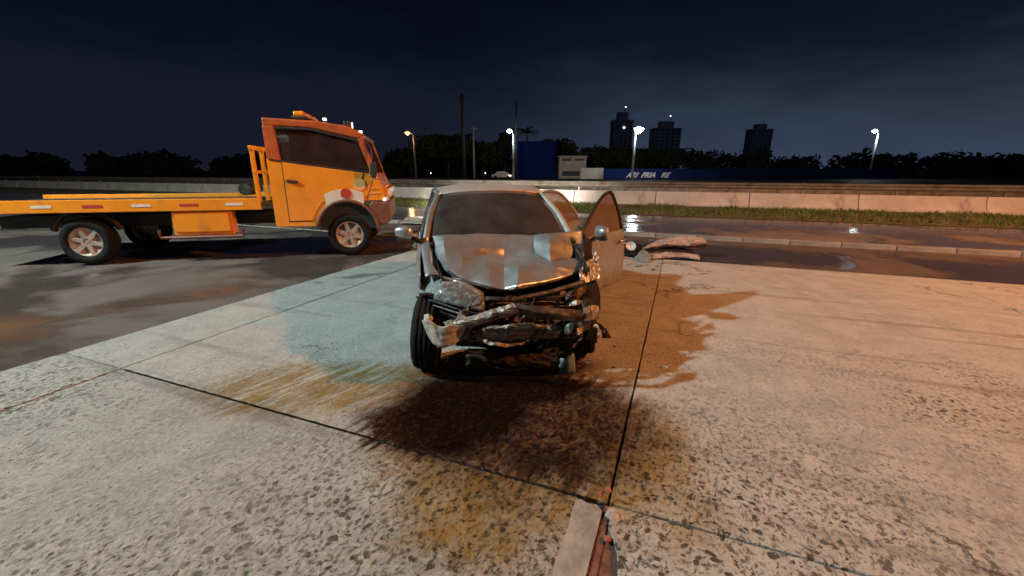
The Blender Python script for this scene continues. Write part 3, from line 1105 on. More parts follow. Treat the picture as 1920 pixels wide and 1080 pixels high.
def near_lamp(pos, label, em, color, watts, lean):
    lamp = empty('street_lamp', (pos.x - lean, pos.y, 0), 0, label=label, cat='street lamp')
    MB().tube([(0, 0, 0), (0, 0, pos.z + 0.2)], 0.10, 12, 0.07).build('pole', M_pole, lamp, smooth=True)
    MB().tube([(0, 0, pos.z + .1), (lean * .4, 0, pos.z + 0.42), (lean, 0, pos.z + 0.45)], 0.04, 8).build('arm', M_pole, lamp, smooth=True)
    hd = MB().box((lean, 0, pos.z + 0.38), (0.7, 0.3, 0.10)).build('lamp_head', M_pole, lamp, bevel=0.03)
    MB().lathe([(0.16, 0), (0.13, -0.06), (0, -0.08)], (0, 0, 1), (lean, 0, pos.z + 0.325), 16).build('lamp_glass', em, hd, smooth=True)
    ld = bpy.data.lights.new('lamp_light', 'POINT')
    ld.energy = watts
    ld.color = color
    ld.shadow_soft_size = 0.30
    lo = bpy.data.objects.new('lamp_light', ld)
    col.objects.link(lo)
    lo.parent = lamp
    lo.location = (lean, 0, pos.z)


near_lamp(KEY_POS, 'tall white street lamp standing left of the orange truck', E_white, WHITE, KEY_W, 1.3)
near_lamp(SOD_POS, 'tall sodium street lamp standing right of the wrecked car', E_sodium, SODIUM, SOD_W, -1.3)

# ------------------------------------------------------------------ orange truck
TRUCK_H = R(12)
tk = empty('tow_truck', (-2.50, 8.55, 0), TRUCK_H, label='orange tow truck with white wheel arch marking at the left edge', cat='truck')
# truck frame: +x forward (0 at the nose), -y towards the viewer (right flank at y = 0), z up


def side_prism(mb, poly, y0, y1):
    return mb.prism(poly, lambda p, y: Vector((p[0], y, p[1])), y0, y1)


def arch(cx, cz, r, a0, a1, n=14):
    return [(cx + r * cos(a0 + (a1 - a0) * k / n), cz + r * sin(a0 + (a1 - a0) * k / n)) for k in range(n + 1)]


WX, WZ, WR = -0.78, 0.40, 0.40
# cab lower body with the arch cut out
cabl = [(-0.04, 1.06), (-0.06, 1.32), (-0.17, 1.60), (-2.10, 1.84), (-2.10, 0.62), (-1.34, 0.62)] + arch(WX, 0.46, 0.55, R(163), R(15))
cabl = [(-0.04, 1.06), (-0.06, 1.32), (-0.17, 1.60), (-2.10, 1.86), (-2.10, 0.60), (-1.33, 0.60)] + arch(WX, 0.50, 0.56, R(170), R(75)) + [(-0.55, 1.05)]
side_prism(MB(), cabl, 0.0, 2.1).build('cab_body', M_orange, tk, bevel=0.04)
# pillars and roof
side_prism(MB(), [(-0.17, 1.60), (-0.27, 1.61), (-0.47, 2.22), (-0.37, 2.27)], 0.015, 0.10).build('pillar', M_orange_dark, tk, bevel=0.015)
side_prism(MB(), [(-1.86, 1.83), (-2.10, 1.86), (-2.10, 2.44), (-1.90, 2.44)], 0.02, 0.10).build('pillar', M_orange_dark, tk, bevel=0.015)
side_prism(MB(), [(-0.17, 1.60), (-0.27, 1.61), (-0.47, 2.22), (-0.37, 2.27)], 2.0, 2.085).build('pillar', M_orange_dark, tk, bevel=0.015)
side_prism(MB(), [(-1.86, 1.83), (-2.10, 1.86), (-2.10, 2.44), (-1.90, 2.44)], 2.0, 2.08).build('pillar', M_orange_dark, tk, bevel=0.015)
side_prism(MB(), [(-0.37, 2.265), (-0.34, 2.32), (-0.62, 2.46), (-1.20, 2.54), (-2.10, 2.58), (-2.10, 2.43), (-1.3, 2.41), (-0.50, 2.235)], 0.03, 2.07).build('roof', M_orange_dark, tk, bevel=0.03)
MB().box((-2.06, 1.05, 2.12), (0.06, 1.88, 0.58)).build('rear_panel', M_orange, tk)
# glazing
side_prism(MB(), [(-0.30, 1.63), (-1.86, 1.825), (-1.89, 2.42), (-1.3, 2.405), (-0.50, 2.22)], 0.045, 0.055).build('side_window', M_glass_truck, tk)
side_prism(MB(), [(-0.185, 1.615), (-0.205, 1.615), (-0.41, 2.25), (-0.39, 2.262)], 0.10, 2.0).build('windscreen', M_glass_truck, tk)
# weather strip above the sill
MB().tube([(-0.24, 0.0, 1.605), (-1.0, -0.005, 1.70), (-2.05, -0.005, 1.845)], 0.014, 6).build('window_seal', M_truckblk, tk)
MB().tube([(-0.49, 0.02, 2.205), (-1.3, 0.02, 2.385), (-1.88, 0.02, 2.40)], 0.022, 6).build('window_seal', M_truckblk, tk)
# seats in the cab
for y in (0.45, 1.5):
    s_ = MB().box((-1.35, y, 1.55), (0.5, 0.5, 0.14)).build('seat', M_seat, tk, bevel=0.04)
    MB().box((-1.66, y, 1.95), (0.14, 0.5, 0.75)).build('seat_back', M_seat, s_, bevel=0.05)
MB().box((-0.5, 1.05, 1.50), (0.35, 1.9, 0.2)).build('dashboard', M_truckblk, tk, bevel=0.04)
# door outline and handle: a door skin a little proud of the cab
dpoly = [(-0.62, 1.10), (-0.40, 1.60), (-1.84, 1.80), (-1.84, 0.70), (-1.42, 0.70), (-1.36, 0.86), (-1.20, 1.06)]
dcx, dcz = -1.2, 1.25
side_prism(MB(), [(dcx + (x_ - dcx) * 1.025 , dcz + (z_ - dcz) * 1.03) for x_, z_ in dpoly], -0.004, 0.015).build('door_gap', M_truckblk, tk)
dr = side_prism(MB(), [(-0.62, 1.10), (-0.40, 1.60), (-1.84, 1.80), (-1.84, 0.70), (-1.42, 0.70), (-1.36, 0.86), (-1.20, 1.06)], -0.012, 0.02).build('door', M_orange, tk, bevel=0.008)
side_prism(MB(), [(-1.60, 1.42), (-1.80, 1.44), (-1.80, 1.48), (-1.60, 1.46)], -0.05, -0.012).build('handle', M_truckblk, dr, bevel=0.008)
for (z0, z1) in ((1.06, 1.075),):
    side_prism(MB(), [(-0.06, z0), (-0.06, z1), (-0.60, z1), (-0.60, z0)], -0.004, 0.01).build('panel_gap', M_truckblk, tk)
side_prism(MB(), [(-0.385, 1.10), (-0.20, 1.60), (-0.19, 1.60), (-0.375, 1.10)], -0.004, 0.01).build('panel_gap', M_truckblk, tk)
for k in range(6):
    MB().box((-2.75 - k * 0.75, -0.038, 1.04), (.30, .006, .05)).build('reflective_strip', M_redprint if k % 2 else M_white, tk)
# round emblem, lettering bars and white arch marking
MB().lathe([(0, -0.006), (0.115, -0.006), (0.115, 0.01), (0, 0.01)], (0, 1, 0), (-0.50, -0.008, 1.385), 28).build('round_emblem', M_cream, tk)
for (x0, x1, z) in ((-0.30, -0.16, 1.305), (-0.34, -0.12, 1.215)):
    MB().box(((x0 + x1) / 2, -0.006, z), (x1 - x0, 0.012, 0.016)).build('lettering_bar', M_cream, tk)
side_prism(MB(), arch(WX, 0.50, 0.60, R(128), R(56)) + arch(WX, 0.52, 0.78, R(64), R(120)), -0.026, 0.0).build('arch_marking', M_white, tk)
MB().lathe([(0, -0.012), (0.10, -0.012), (0.10, 0.0), (0, 0.0)], (0, 1, 0), (-0.76, -0.027, 1.215), 18).build('red_badge', M_redprint, tk)
# fender lip, bumper, lamps
rim = arch(WX, 0.50, 0.575, R(172), R(-4), 18)
MB().tube([(p[0], -0.02, p[1]) for p in rim], 0.035, 8).build('arch_lip', M_bumper, tk, smooth=True)
side_prism(MB(), [(0.03, 0.66), (0.03, 1.04), (-0.30, 1.055), (-0.36, 0.98), (-0.24, 0.58), (-0.06, 0.60)], -0.03, 2.13).build('bumper', M_bumper, tk, bevel=0.03)
side_prism(MB(), [(0.0, 1.06), (0.03, 1.30), (-0.02, 1.34), (-0.10, 1.34), (-0.10, 1.06)], 0.03, 2.07).build('front_grille', M_orange, tk, bevel=0.015)
MB().box((-0.015, 0.10, 1.10), (0.10, 0.20, 0.09)).build('headlight', M_chrome, tk, bevel=0.02)
MB().box((-0.015, 2.0, 1.10), (0.10, 0.26, 0.10)).build('headlight', M_chrome, tk, bevel=0.02)
MB().box((-0.05, -0.025, 1.09), (0.05, 0.02, 0.05)).build('side_marker', E_head, tk)
for (x, z) in ((-0.40, 2.36), (-1.02, 2.57)):
    MB().box((x, 0.08, z), (0.06, 0.07, 0.045)).build('roof_marker', E_head, tk, bevel=0.01)
# mirrors on arms
mm = MB().tube([(-0.24, 0.0, 1.56), (-0.20, -0.13, 1.60), (-0.20, -0.15, 1.72)], 0.018, 6).build('mirror_arm', M_truckblk, tk)
MB().box((-0.20, -0.17, 1.66), (0.10, 0.17, 0.30)).build('mirror_housing', M_truckblk, mm, bevel=0.03)
MB().box((-0.262, -0.17, 1.66), (0.008, 0.13, 0.25)).build('mirror_glass', M_chrome, mm)
MB().box((-0.18, -0.12, 1.50), (0.08, 0.12, 0.05)).build('kerb_mirror', M_chrome, tk, bevel=0.015)
MB().tube([(-0.30, -0.02, 2.18), (-0.22, -0.05, 2.05), (-0.21, -0.10, 1.78)], 0.012, 6).build('mirror_stay', M_truckblk, tk)
# beacon bar on the roof
bb = MB().box((-1.55, 1.05, 2.63), (0.26, 1.3, 0.06)).build('beacon_bar', M_truckblk, tk, bevel=0.02)
for y in (0.6, 1.05, 1.5):
    MB().box((-1.55, y, 2.70), (0.2, 0.36, 0.10)).build('beacon_lens', M_orange, bb, bevel=0.03)
# chassis, flat bed
MB().box((-4.3, 1.05, 0.72), (5.2, 0.9, 0.22)).build('chassis', M_truckblk, tk)
MB().box((-4.75, 1.05, 1.02), (4.9, 2.16, 0.10)).build('deck', M_dark_steel, tk)
MB().box((-4.75, -0.01, 1.04), (4.9, 0.05, 0.22)).build('deck_side', M_orange, tk, bevel=0.01)
MB().box((-4.75, 2.11, 1.04), (4.9, 0.05, 0.22)).build('deck_side', M_orange, tk, bevel=0.01)
hb = MB()
for y in (0.05, 0.55, 1.05, 1.55, 2.05):
    hb.box((-2.34, y, 1.55), (0.07, 0.07, 1.0))
hb.box((-2.34, 1.05, 2.05), (0.08, 2.1, 0.08))
hb.box((-2.34, 1.05, 1.62), (0.05, 2.1, 0.06))
hb.build('headboard', M_orange, tk, bevel=0.01)
bx0 = MB().box((-3.35, 0.12, 0.70), (1.0, 0.22, 0.46)).build('tool_box', M_orange, tk, bevel=0.02)
MB().box((-3.35, 0.0, 0.72), (0.9, 0.02, 0.36)).build('tool_box_lid', M_orange, bx0, bevel=0.006)
MB().tube([(-2.7, 0.03, .58), (-2.7, 0.03, 0.44), (-4.1, 0.03, 0.44), (-4.1, 0.03, .58)], 0.03, 8).build('side_guard', M_bumper, tk)
MB().lathe([(0, -.35), (.12, -.35), (.12, .35), (0, .35)], (0, 1, 0), (-2.8, 1.05, 1.28), 18).build('winch', M_dark_steel, tk)
for x in (-4.35, -6.3):
    pass


def wheel(parent, c, r, w, axis, rimmat, spokes=5, dual=False, name='wheel'):
    """tyre with tread grooves and a spoked rim; axis points outboard"""
    ax = Vector(axis).normalized()
    wo = empty(name, c)
    wo.parent = parent
    h = w / 2
    prof = [(r * .62, -h * .80), (r * .70, -h * .98), (r * .86, -h), (r * .955, -h * .86), (r * .99, -h * .62), (r, -h * .46), (r * .972, -h * .43), (r * .972, -h * .36), (r, -h * .33),
            (r, -h * .06), (r * .972, -h * .04), (r * .972, h * .04), (r, h * .06), (r, h * .33), (r * .972, h * .36), (r * .972, h * .43), (r, h * .46), (r * .99, h * .62), (r * .955, h * .86), (r * .86, h), (r * .70, h * .98), (r * .62, h * .80)]
    MB().lathe(prof, ax, (0, 0, 0), 40).build('tyre', M_rubber, wo, smooth=True)
    rm = MB()
    rm.lathe([(r * .63, -h * .8), (r * .58, -h * .6), (r * .55, 0), (r * .58, h * .6), (r * .645, h * .82), (r * .60, h * .84), (r * .54, h * .55), (r * .30, h * .42), (r * .16, h * .62), (0, h * .64)], ax, (0, 0, 0), 32)
    rm.build('rim', rimmat, wo, smooth=True)
    a = ax.orthogonal().normalized()
    b = ax.cross(a)
    s0 = None
    for k in range(spokes):
        t = 2 * pi * k / spokes
        d = a * cos(t) + b * sin(t)
        s = d.cross(ax)
        sp = MB()
        p0, p1 = d * r * .12 + ax * h * .70, d * r * .60 + ax * h * .80
        wd0, wd1 = r * .11, r * .075
        sp.add([p0 - s * wd0, p0 + s * wd0, p1 + s * wd1, p1 - s * wd1, p0 - s * wd0 - ax * h * .3, p0 + s * wd0 - ax * h * .3, p1 + s * wd1 - ax * h * .3, p1 - s * wd1 - ax * h * .3],
               [(0, 1, 2, 3), (7, 6, 5, 4), (0, 4, 5, 1), (1, 5, 6, 2), (2, 6, 7, 3), (3, 7, 4, 0)])
        sp.build('spoke', rimmat, wo, bevel=0.006)
    return wo


M_truckrim = mat('truck_wheel_paint', (0.46, 0.38, 0.33), 0.5, metal=0.3, var=0.15, dirt=(0.16, 0.09, 0.06), dscale=5)
wheel(tk, (WX, 0.14, 0.40), 0.42, 0.25, (0, -1, 0), M_truckrim, 6)
wheel(tk, (WX, 1.96, 0.40), 0.42, 0.25, (0, 1, 0), M_truckrim, 6)
wheel(tk, (-5.3, 0.18, 0.40), 0.42, 0.30, (0, -1, 0), M_truckrim, 6)
wheel(tk, (-5.3, 1.92, 0.40), 0.42, 0.30, (0, 1, 0), M_truckrim, 6)
# inner wheel house
side_prism(MB(), arch(WX, 0.50, 0.545, R(178), R(2), 16), 0.05, 0.55).build('wheel_house', M_truckblk, tk)
# mudguard
mg = arch(-5.3, 0.42, 0.55, R(160), R(20), 12)
MB().tube([(p[0], 0.18, p[1]) for p in mg], 0.05, 8).build('mudguard', M_truckblk, tk)
# spot added on the cab roof to brighten the barrier, in a made-up housing
wl = MB().box((-0.9, 2.0, 2.66), (0.16, 0.2, 0.16)).build('added_spot_box', M_truckblk, tk, bevel=0.02)
MB().box((-0.86, 2.12, 2.66), (0.12, 0.03, 0.12)).build('added_spot_glass', E_head, wl)
ld = bpy.data.lights.new('barrier_fill_spot', 'SPOT')
ld.energy = FLOOD_W
ld.color = (1.0, 0.90, 0.78)
ld.spot_size = R(46)
ld.spot_blend = 0.9
ld.shadow_soft_size = 0.06
lo = bpy.data.objects.new('barrier_fill_spot', ld)
col.objects.link(lo)
lo.parent = tk
lo.location = (-0.86, 2.25, 2.66)
bpy.context.view_layer.update()
tgt = Vector((-0.6, 22.5, 0.3))
wp_ = tk.matrix_world @ Vector((-0.86, 2.25, 2.66))
dirw = (tgt - wp_).normalized()
dl = tk.matrix_world.to_3x3().inverted() @ dirw
lo.rotation_euler = dl.to_track_quat('-Z', 'Y').to_euler()

# ------------------------------------------------------------------ the wrecked car
CO = Vector((0.05, 3.42, 0))
YAW = R(10.8)
car = empty('crashed_car', CO, YAW, label='silver sedan with crushed front, buckled hood and open doors on concrete slabs', cat='car')
CM = Matrix.Translation(CO) @ Matrix.Rotation(YAW, 4, 'Z')
CMI = CM.inverted()


def L(px, py, d):
    """point of the car frame seen at that pixel at distance d"""
    return CMI @ P(px, py, d)


V3 = Vector
# --- hood: two raised folds with a valley between them, nose pushed down
hpx = [   # pixel columns of the sheet, rear edge to nose
    [(812, 441, 4.02), (814, 462, 3.90), (818, 485, 3.76), (826, 505, 3.62), (846, 517, 3.52)],
    [(830, 440, 3.96), (832, 462, 3.75), (836, 485, 3.57), (844, 505, 3.46), (860, 520, 3.40)],
    [(862, 439, 4.03), (863, 462, 3.83), (865, 485, 3.57), (870, 507, 3.46), (888, 528, 3.36)],
    [(905, 438, 4.11), (906, 458, 3.97), (908, 476, 3.88), (912, 497, 3.52), (925, 537, 3.30)],
    [(944, 439, 4.17), (944, 460, 4.04), (946, 480, 3.96), (945, 501, 3.60), (946, 541, 3.30)],
    [(968, 439, 4.18), (969, 460, 4.05), (971, 478, 3.97), (972, 498, 3.50), (970, 537, 3.24)],
    [(1000, 440, 4.20), (1001, 458, 4.08), (1003, 474, 3.94), (1006, 495, 3.60), (1004, 531, 3.37)],
    [(1030, 437, 4.12), (1030, 455, 3.90), (1032, 486, 3.70), (1042, 500, 3.58), (1045, 522, 3.48)],
    [(1060, 435, 4.23), (1061, 455, 4.09), (1062, 482, 3.93), (1068, 496, 3.70), (1075, 511, 3.62)],
    [(1092, 432, 4.38), (1092, 452, 4.28), (1092, 476, 4.13), (1096, 488, 3.93), (1100, 499, 3.80)],
]
hz = [[L(*c[r]) for c in hpx] for r in range(5)]


def mixcr(pts, n):
    a, b = crv(pts, n), lin(pts, n)
    return [p.lerp(q, 0.86) for p, q in zip(a, b)]


hood = surf('hood', [[V3(p) for p in r] for r in hz], M_paint, car, 8, 8, thick=0.012, amp=0.0065, freq=6.5, seed=3.3, crease=0.0055, folds=(3.2, 7.5, 3.0), fu=mixcr, fv=mixcr,
            label='buckled silver hood')
# secondary creases in the sheet
for v in hood.data.vertices:
    q = v.co
    k = noise.ridged_multi_fractal(Vector((q.x * 3.1 + 4, q.y * 3.4, 0.3)), 1.0, 2.0, 2, 0.8, 2.0) if hasattr(noise, 'ridged_multi_fractal') else 0
    v.co.z += (min(k, 2.2) - 1.0) * 0.010 * min(1, max(0, (0.62 - q.y) / 0.3))
hood.data.set_sharp_from_angle(angle=R(13))
# folded lip under the nose
lipt = [V3(p) for p in hz[-1]]
surf('hood_lip', [[p + V3((0, 0.012, -0.012)) for p in lipt], [p + V3((0, 0.05, -0.045)) for p in lipt]], M_paint_edge, hood, 6, 2, thick=0.006, amp=0.006, freq=14)

# --- body sides
BELT = lambda y: 0.935 + 0.030 * max(0, min(1, (y - .7) / 2.6))


def halfw(y):
    pts = [(-.5, .74), (0, .815), (.75, .865), (1.8, .88), (2.6, .875), (3.1, .855), (3.45, .80), (3.58, .70)]
    for (a, wa), (b, wb) in zip(pts, pts[1:]):
        if y <= b:
            s = max(0, (y - a) / (b - a))
            return wa + (wb - wa) * s
    return pts[-1][1]


def side_panel(name, y0, y1, side, parent, mat_, archc=None, archr=0.36, zb0=0.22, ztop=None, n=16, thick=0.012, **kw):
    V, F = [], []
    zr = [0.0, .16, .36, .58, .80, .93, 1.0]
    off = [-.055, -.02, -.004, 0.0, -.008, -.026, -.055]
    for i in range(n + 1):
        y = y0 + (y1 - y0) * i / n
        zb = zb0
        if archc is not None and abs(y - archc) < archr:
            zb = max(zb, 0.31 + sqrt(archr ** 2 - (y - archc) ** 2))
        zt = BELT(y) if ztop is None else ztop(y)
        for k, f in enumerate(zr):
            z = zb + (zt - zb) * f
            # body curve as a function of height
            hf = (z - 0.22) / (0.95 - 0.22)
            o_ = 0
            for a in range(len(zr) - 1):
                if zr[a] <= hf <= zr[a + 1]:
                    s = (hf - zr[a]) / (zr[a + 1] - zr[a])
                    o_ = off[a] + (off[a + 1] - off[a]) * s
            if hf > 1: o_ = off[-1]
            V.append(((halfw(y) + o_) * side, y, z))
    m = len(zr)
    for i in range(n):
        for k in range(m - 1):
            F.append((i * m + k, (i + 1) * m + k, (i + 1) * m + k + 1, i * m + k + 1))
    o = MB().add(V, F).build(name, mat_, parent, smooth=True, **kw)
    md = o.modifiers.new("sheet", 'SOLIDIFY')
    md.thickness = thick
    md.offset = -1
    return o


# left of the picture: fender, two closed doors, rear quarter
ftop = lambda y: 0.955 - 0.16 * max(0, min(1, (.77 - y) / .67)) ** 1.5
fen = side_panel('fender', 0.14, 0.77, -1, car, M_paint, archc=0.08, archr=0.385, ztop=ftop, n=18)
# fender crown rolling in to the hood gap
rows = []
for i in range(12):
    y = 0.10 + 0.67 * i / 11
    w = halfw(y) - 0.055
    zt = ftop(y)
    inn = 0.70 - 0.02 * (i / 11) if y > 0.30 else 0.62 + 0.08 * (y - .10) / .20
    rows.append([V3((-w, y, zt)), V3((-(w * .7 + inn * .3), y, zt + 0.022)), V3((-(w * .25 + inn * .75), y, zt + 0.020)), V3((-inn, y, zt - 0.03))])
surf('fender_crown', rows, M_paint, fen, 3, 2, thick=0.010, amp=0.004, freq=5)
d1 = side_panel('front_door', 0.785, 1.84, -1, car, M_paint)
d2 = side_panel('rear_door', 1.855, 2.62, -1, car, M_paint, archc=2.60, archr=0.37)
side_panel('rear_quarter', 2.635, 3.58, -1, car, M_paint, archc=2.60, archr=0.37)
side_panel('rear_quarter', 2.635, 3.58, 1, car, M_paint, archc=2.60, archr=0.37)
for d_, y in ((d1, 1.70), (d2, 2.48)):
    MB().box((-(halfw(y) + .022), y - .02, .80), (.03, .2, .03)).build('handle', M_paint, d_, bevel=0.01)
# sills, floor
for s in (-1, 1):
    MB().box((s * .79, 1.52, .235), (.14, 1.7, .12)).build('sill', M_paint if s < 0 else M_dark_steel, car, bevel=0.02)
MB().box((0, 1.85, .26), (1.5, 2.6, .06)).build('floor_pan', M_black, car)
MB().box((0, .78, .62), (1.45, .06, .66)).build('firewall', M_grease, car)
# --- greenhouse
ROOF = [
    [V3((-.60, 1.60, 1.392)), V3((-.36, 1.52, 1.425)), V3((0, 1.49, 1.438)), V3((.36, 1.52, 1.425)), V3((.60, 1.60, 1.392))],
    [V3((-.615, 1.85, 1.432)), V3((-.36, 1.85, 1.466)), V3((0, 1.85, 1.477)), V3((.36, 1.85, 1.466)), V3((.615, 1.85, 1.432))],
    [V3((-.61, 2.25, 1.436)), V3((-.36, 2.25, 1.476)), V3((0, 2.25, 1.488)), V3((.36, 2.25, 1.476)), V3((.61, 2.25, 1.436))],
    [V3((-.58, 2.70, 1.385)), V3((-.35, 2.76, 1.425)), V3((0, 2.78, 1.440)), V3((.35, 2.76, 1.425)), V3((.58, 2.70, 1.385))],
]
M_roof = mat('dusty_roof_paint', (0.42, 0.40, 0.39), 0.55, metal=0.25, coat=0.1, var=0.08, vscale=4, dirt=(0.34, 0.31, 0.28), dscale=4)
roof = surf('roof', ROOF, M_roof, car, 5, 5, thick=0.03, amp=0.0)
WSB = [V3((-.755, .92, .985)), V3((-.40, .83, .995)), V3((0, .80, 1.0)), V3((.40, .83, .995)), V3((.755, .92, .985))]
wtop = [p + V3((0, -.01, -.012)) for p in ROOF[0]]
wmid = [a.lerp(b, .5) + V3((0, -.03, .028)) for a, b in zip(WSB, wtop)]
WSB2 = [V3((p.x * .965, p.y, p.z)) for p in WSB]
wt2 = [V3((p.x * .955, p.y, p.z)) for p in wtop]
wm2 = [V3((p.x * .96, p.y, p.z)) for p in wmid]
surf('windshield', [WSB2, wm2, wt2], M_glass_ws, car, 5, 6, thick=0.006)
surf('rear_window', [[V3((-.56, 2.74, 1.37)), V3((0, 2.82, 1.43)), V3((.56, 2.74, 1.37))], [V3((-.60, 3.05, 1.20)), V3((0, 3.12, 1.25)), V3((.60, 3.05, 1.20))],
                     [V3((-.64, 3.30, 1.02)), V3((0, 3.36, 1.04)), V3((.64, 3.30, 1.02))]], M_glass_ws, car, 4, 4, thick=0.006)
surf('trunk_lid', [[V3((-.66, 3.30, 1.005)), V3((0, 3.36, 1.035)), V3((.66, 3.30, 1.005))], [V3((-.66, 3.52, 1.0)), V3((0, 3.60, 1.03)), V3((.66, 3.52, 1.0))],
                   [V3((-.64, 3.57, .62)), V3((0, 3.66, .62)), V3((.64, 3.57, .62))]], M_paint, car, 4, 4, thick=0.02)
surf('rear_bumper', [[V3((-.70, 3.57, .66)), V3((-.35, 3.66, .64)), V3((.35, 3.66, .64)), V3((.70, 3.57, .66))], [V3((-.70, 3.60, .28)), V3((-.35, 3.68, .26)), V3((.35, 3.68, .26)), V3((.70, 3.60, .28))]], M_paint, car, 3, 3, thick=0.03)
for s in (-1, 1):
    a0, a1, a2 = V3((s * .765, .86, .945)), V3((s * .70, 1.22, 1.19)), V3((s * .605, 1.64, 1.375))
    r1 = [a0, a1, a2, V3((s * .625, 2.0, 1.408)), V3((s * .62, 2.4, 1.402)), V3((s * .595, 2.72, 1.350)), V3((s * .655, 3.05, 1.19)), V3((s * .70, 3.33, .99))]
    pil = MB()
    pts = crv(r1, 5)
    pil.tube(pts, 0.034, 10, 0.034)
    pil.build('roof_rail', M_roof if s > 0 else M_paint, car, smooth=True)
    # B pillar and interior trim
    MB().tube([(s * .82, 1.90, .35), (s * .80, 1.92, .95), (s * .62, 1.98, 1.42)], 0.045, 8).build('centre_pillar', M_black, car, smooth=True)
    # A pillar inner trim
    MB().tube([(s * .70, .98, 1.0), (s * .65, 1.25, 1.19), (s * .56, 1.60, 1.37)], 0.03, 6).build('pillar_trim', M_black, car, smooth=True)
# side glass on the left
surf('side_window', [[V3((-.81, .98, .955)), V3((-.83, 1.86, .965))], [V3((-.74, 1.25, 1.19)), V3((-.745, 1.86, 1.20))], [V3((-.63, 1.66, 1.385)), V3((-.645, 1.88, 1.405))]], M_glass_ws, d1, 4, 4)
surf('side_window', [[V3((-.83, 1.94, .965)), V3((-.81, 2.85, .98))], [V3((-.745, 1.94, 1.20)), V3((-.72, 2.80, 1.18))], [V3((-.645, 1.96, 1.405)), V3((-.63, 2.62, 1.375))]], M_glass_ws, d2, 4, 4)
# cowl and wipers
surf('cowl', [[V3((-.72, .82, .925)), V3((0, .70, .935)), V3((.72, .82, .925))], [V3((-.745, .93, .965)), V3((0, .82, .985)), V3((.745, .93, .965))]], M_black, car, 6, 2, thick=0.02)
wp = MB().tube([(-.40, .86, 1.02), (-.1, .88, 1.045), (.24, .86, 1.03)], 0.009, 6).build('wiper', M_black, car)
# --- interior
db = surf('dashboard', [[V3((-.72, .95, .985)), V3((0, .86, .995)), V3((.72, .95, .985))], [V3((-.72, 1.20, .95)), V3((0, 1.22, .96)), V3((.72, 1.20, .95))], [V3((-.72, 1.26, .62)), V3((0, 1.28, .6)), V3((.72, 1.26, .62))]], M_black, car, 4, 4, thick=0.03)
sw = MB()
cst, ca, cb = V3((.37, 1.40, .90)), V3((1, 0, 0)), V3((0, .42, .9)).normalized()
sw.tube([cst + (ca * cos(t * pi / 12) + cb * sin(t * pi / 12)) * .185 for t in range(25)], 0.014, 6)
sw.tube([cst - ca * .18, cst, cst + ca * .18], 0.018, 6)
sw.build('steering_wheel', M_black, car)
for x in (-.37, .37):
    st = MB().box((x, 1.75, .52), (.50, .52, .20)).build('seat', M_seat, car, bevel=0.06)
    surf('seat_back', [[V3((x - .24, 2.02, .60)), V3((x, 1.96, .60)), V3((x + .24, 2.02, .60))], [V3((x - .25, 2.12, .90)), V3((x, 2.07, .9)), V3((x + .25, 2.12, .90))], [V3((x - .18, 2.22, 1.15)), V3((x, 2.19, 1.16)), V3((x + .18, 2.22, 1.15))]], M_seat, st, 4, 4, thick=0.13)
    MB().box((x, 2.25, 1.25), (.25, .10, .17)).build('head_restraint', M_seat, st, bevel=0.04)
rb = MB().box((0, 2.75, .52), (1.36, .50, .20)).build('rear_bench', M_seat, car, bevel=0.06)
MB().box((0, 3.06, .85), (1.36, .16, .62)).build('bench_back', M_seat, rb, bevel=0.06)


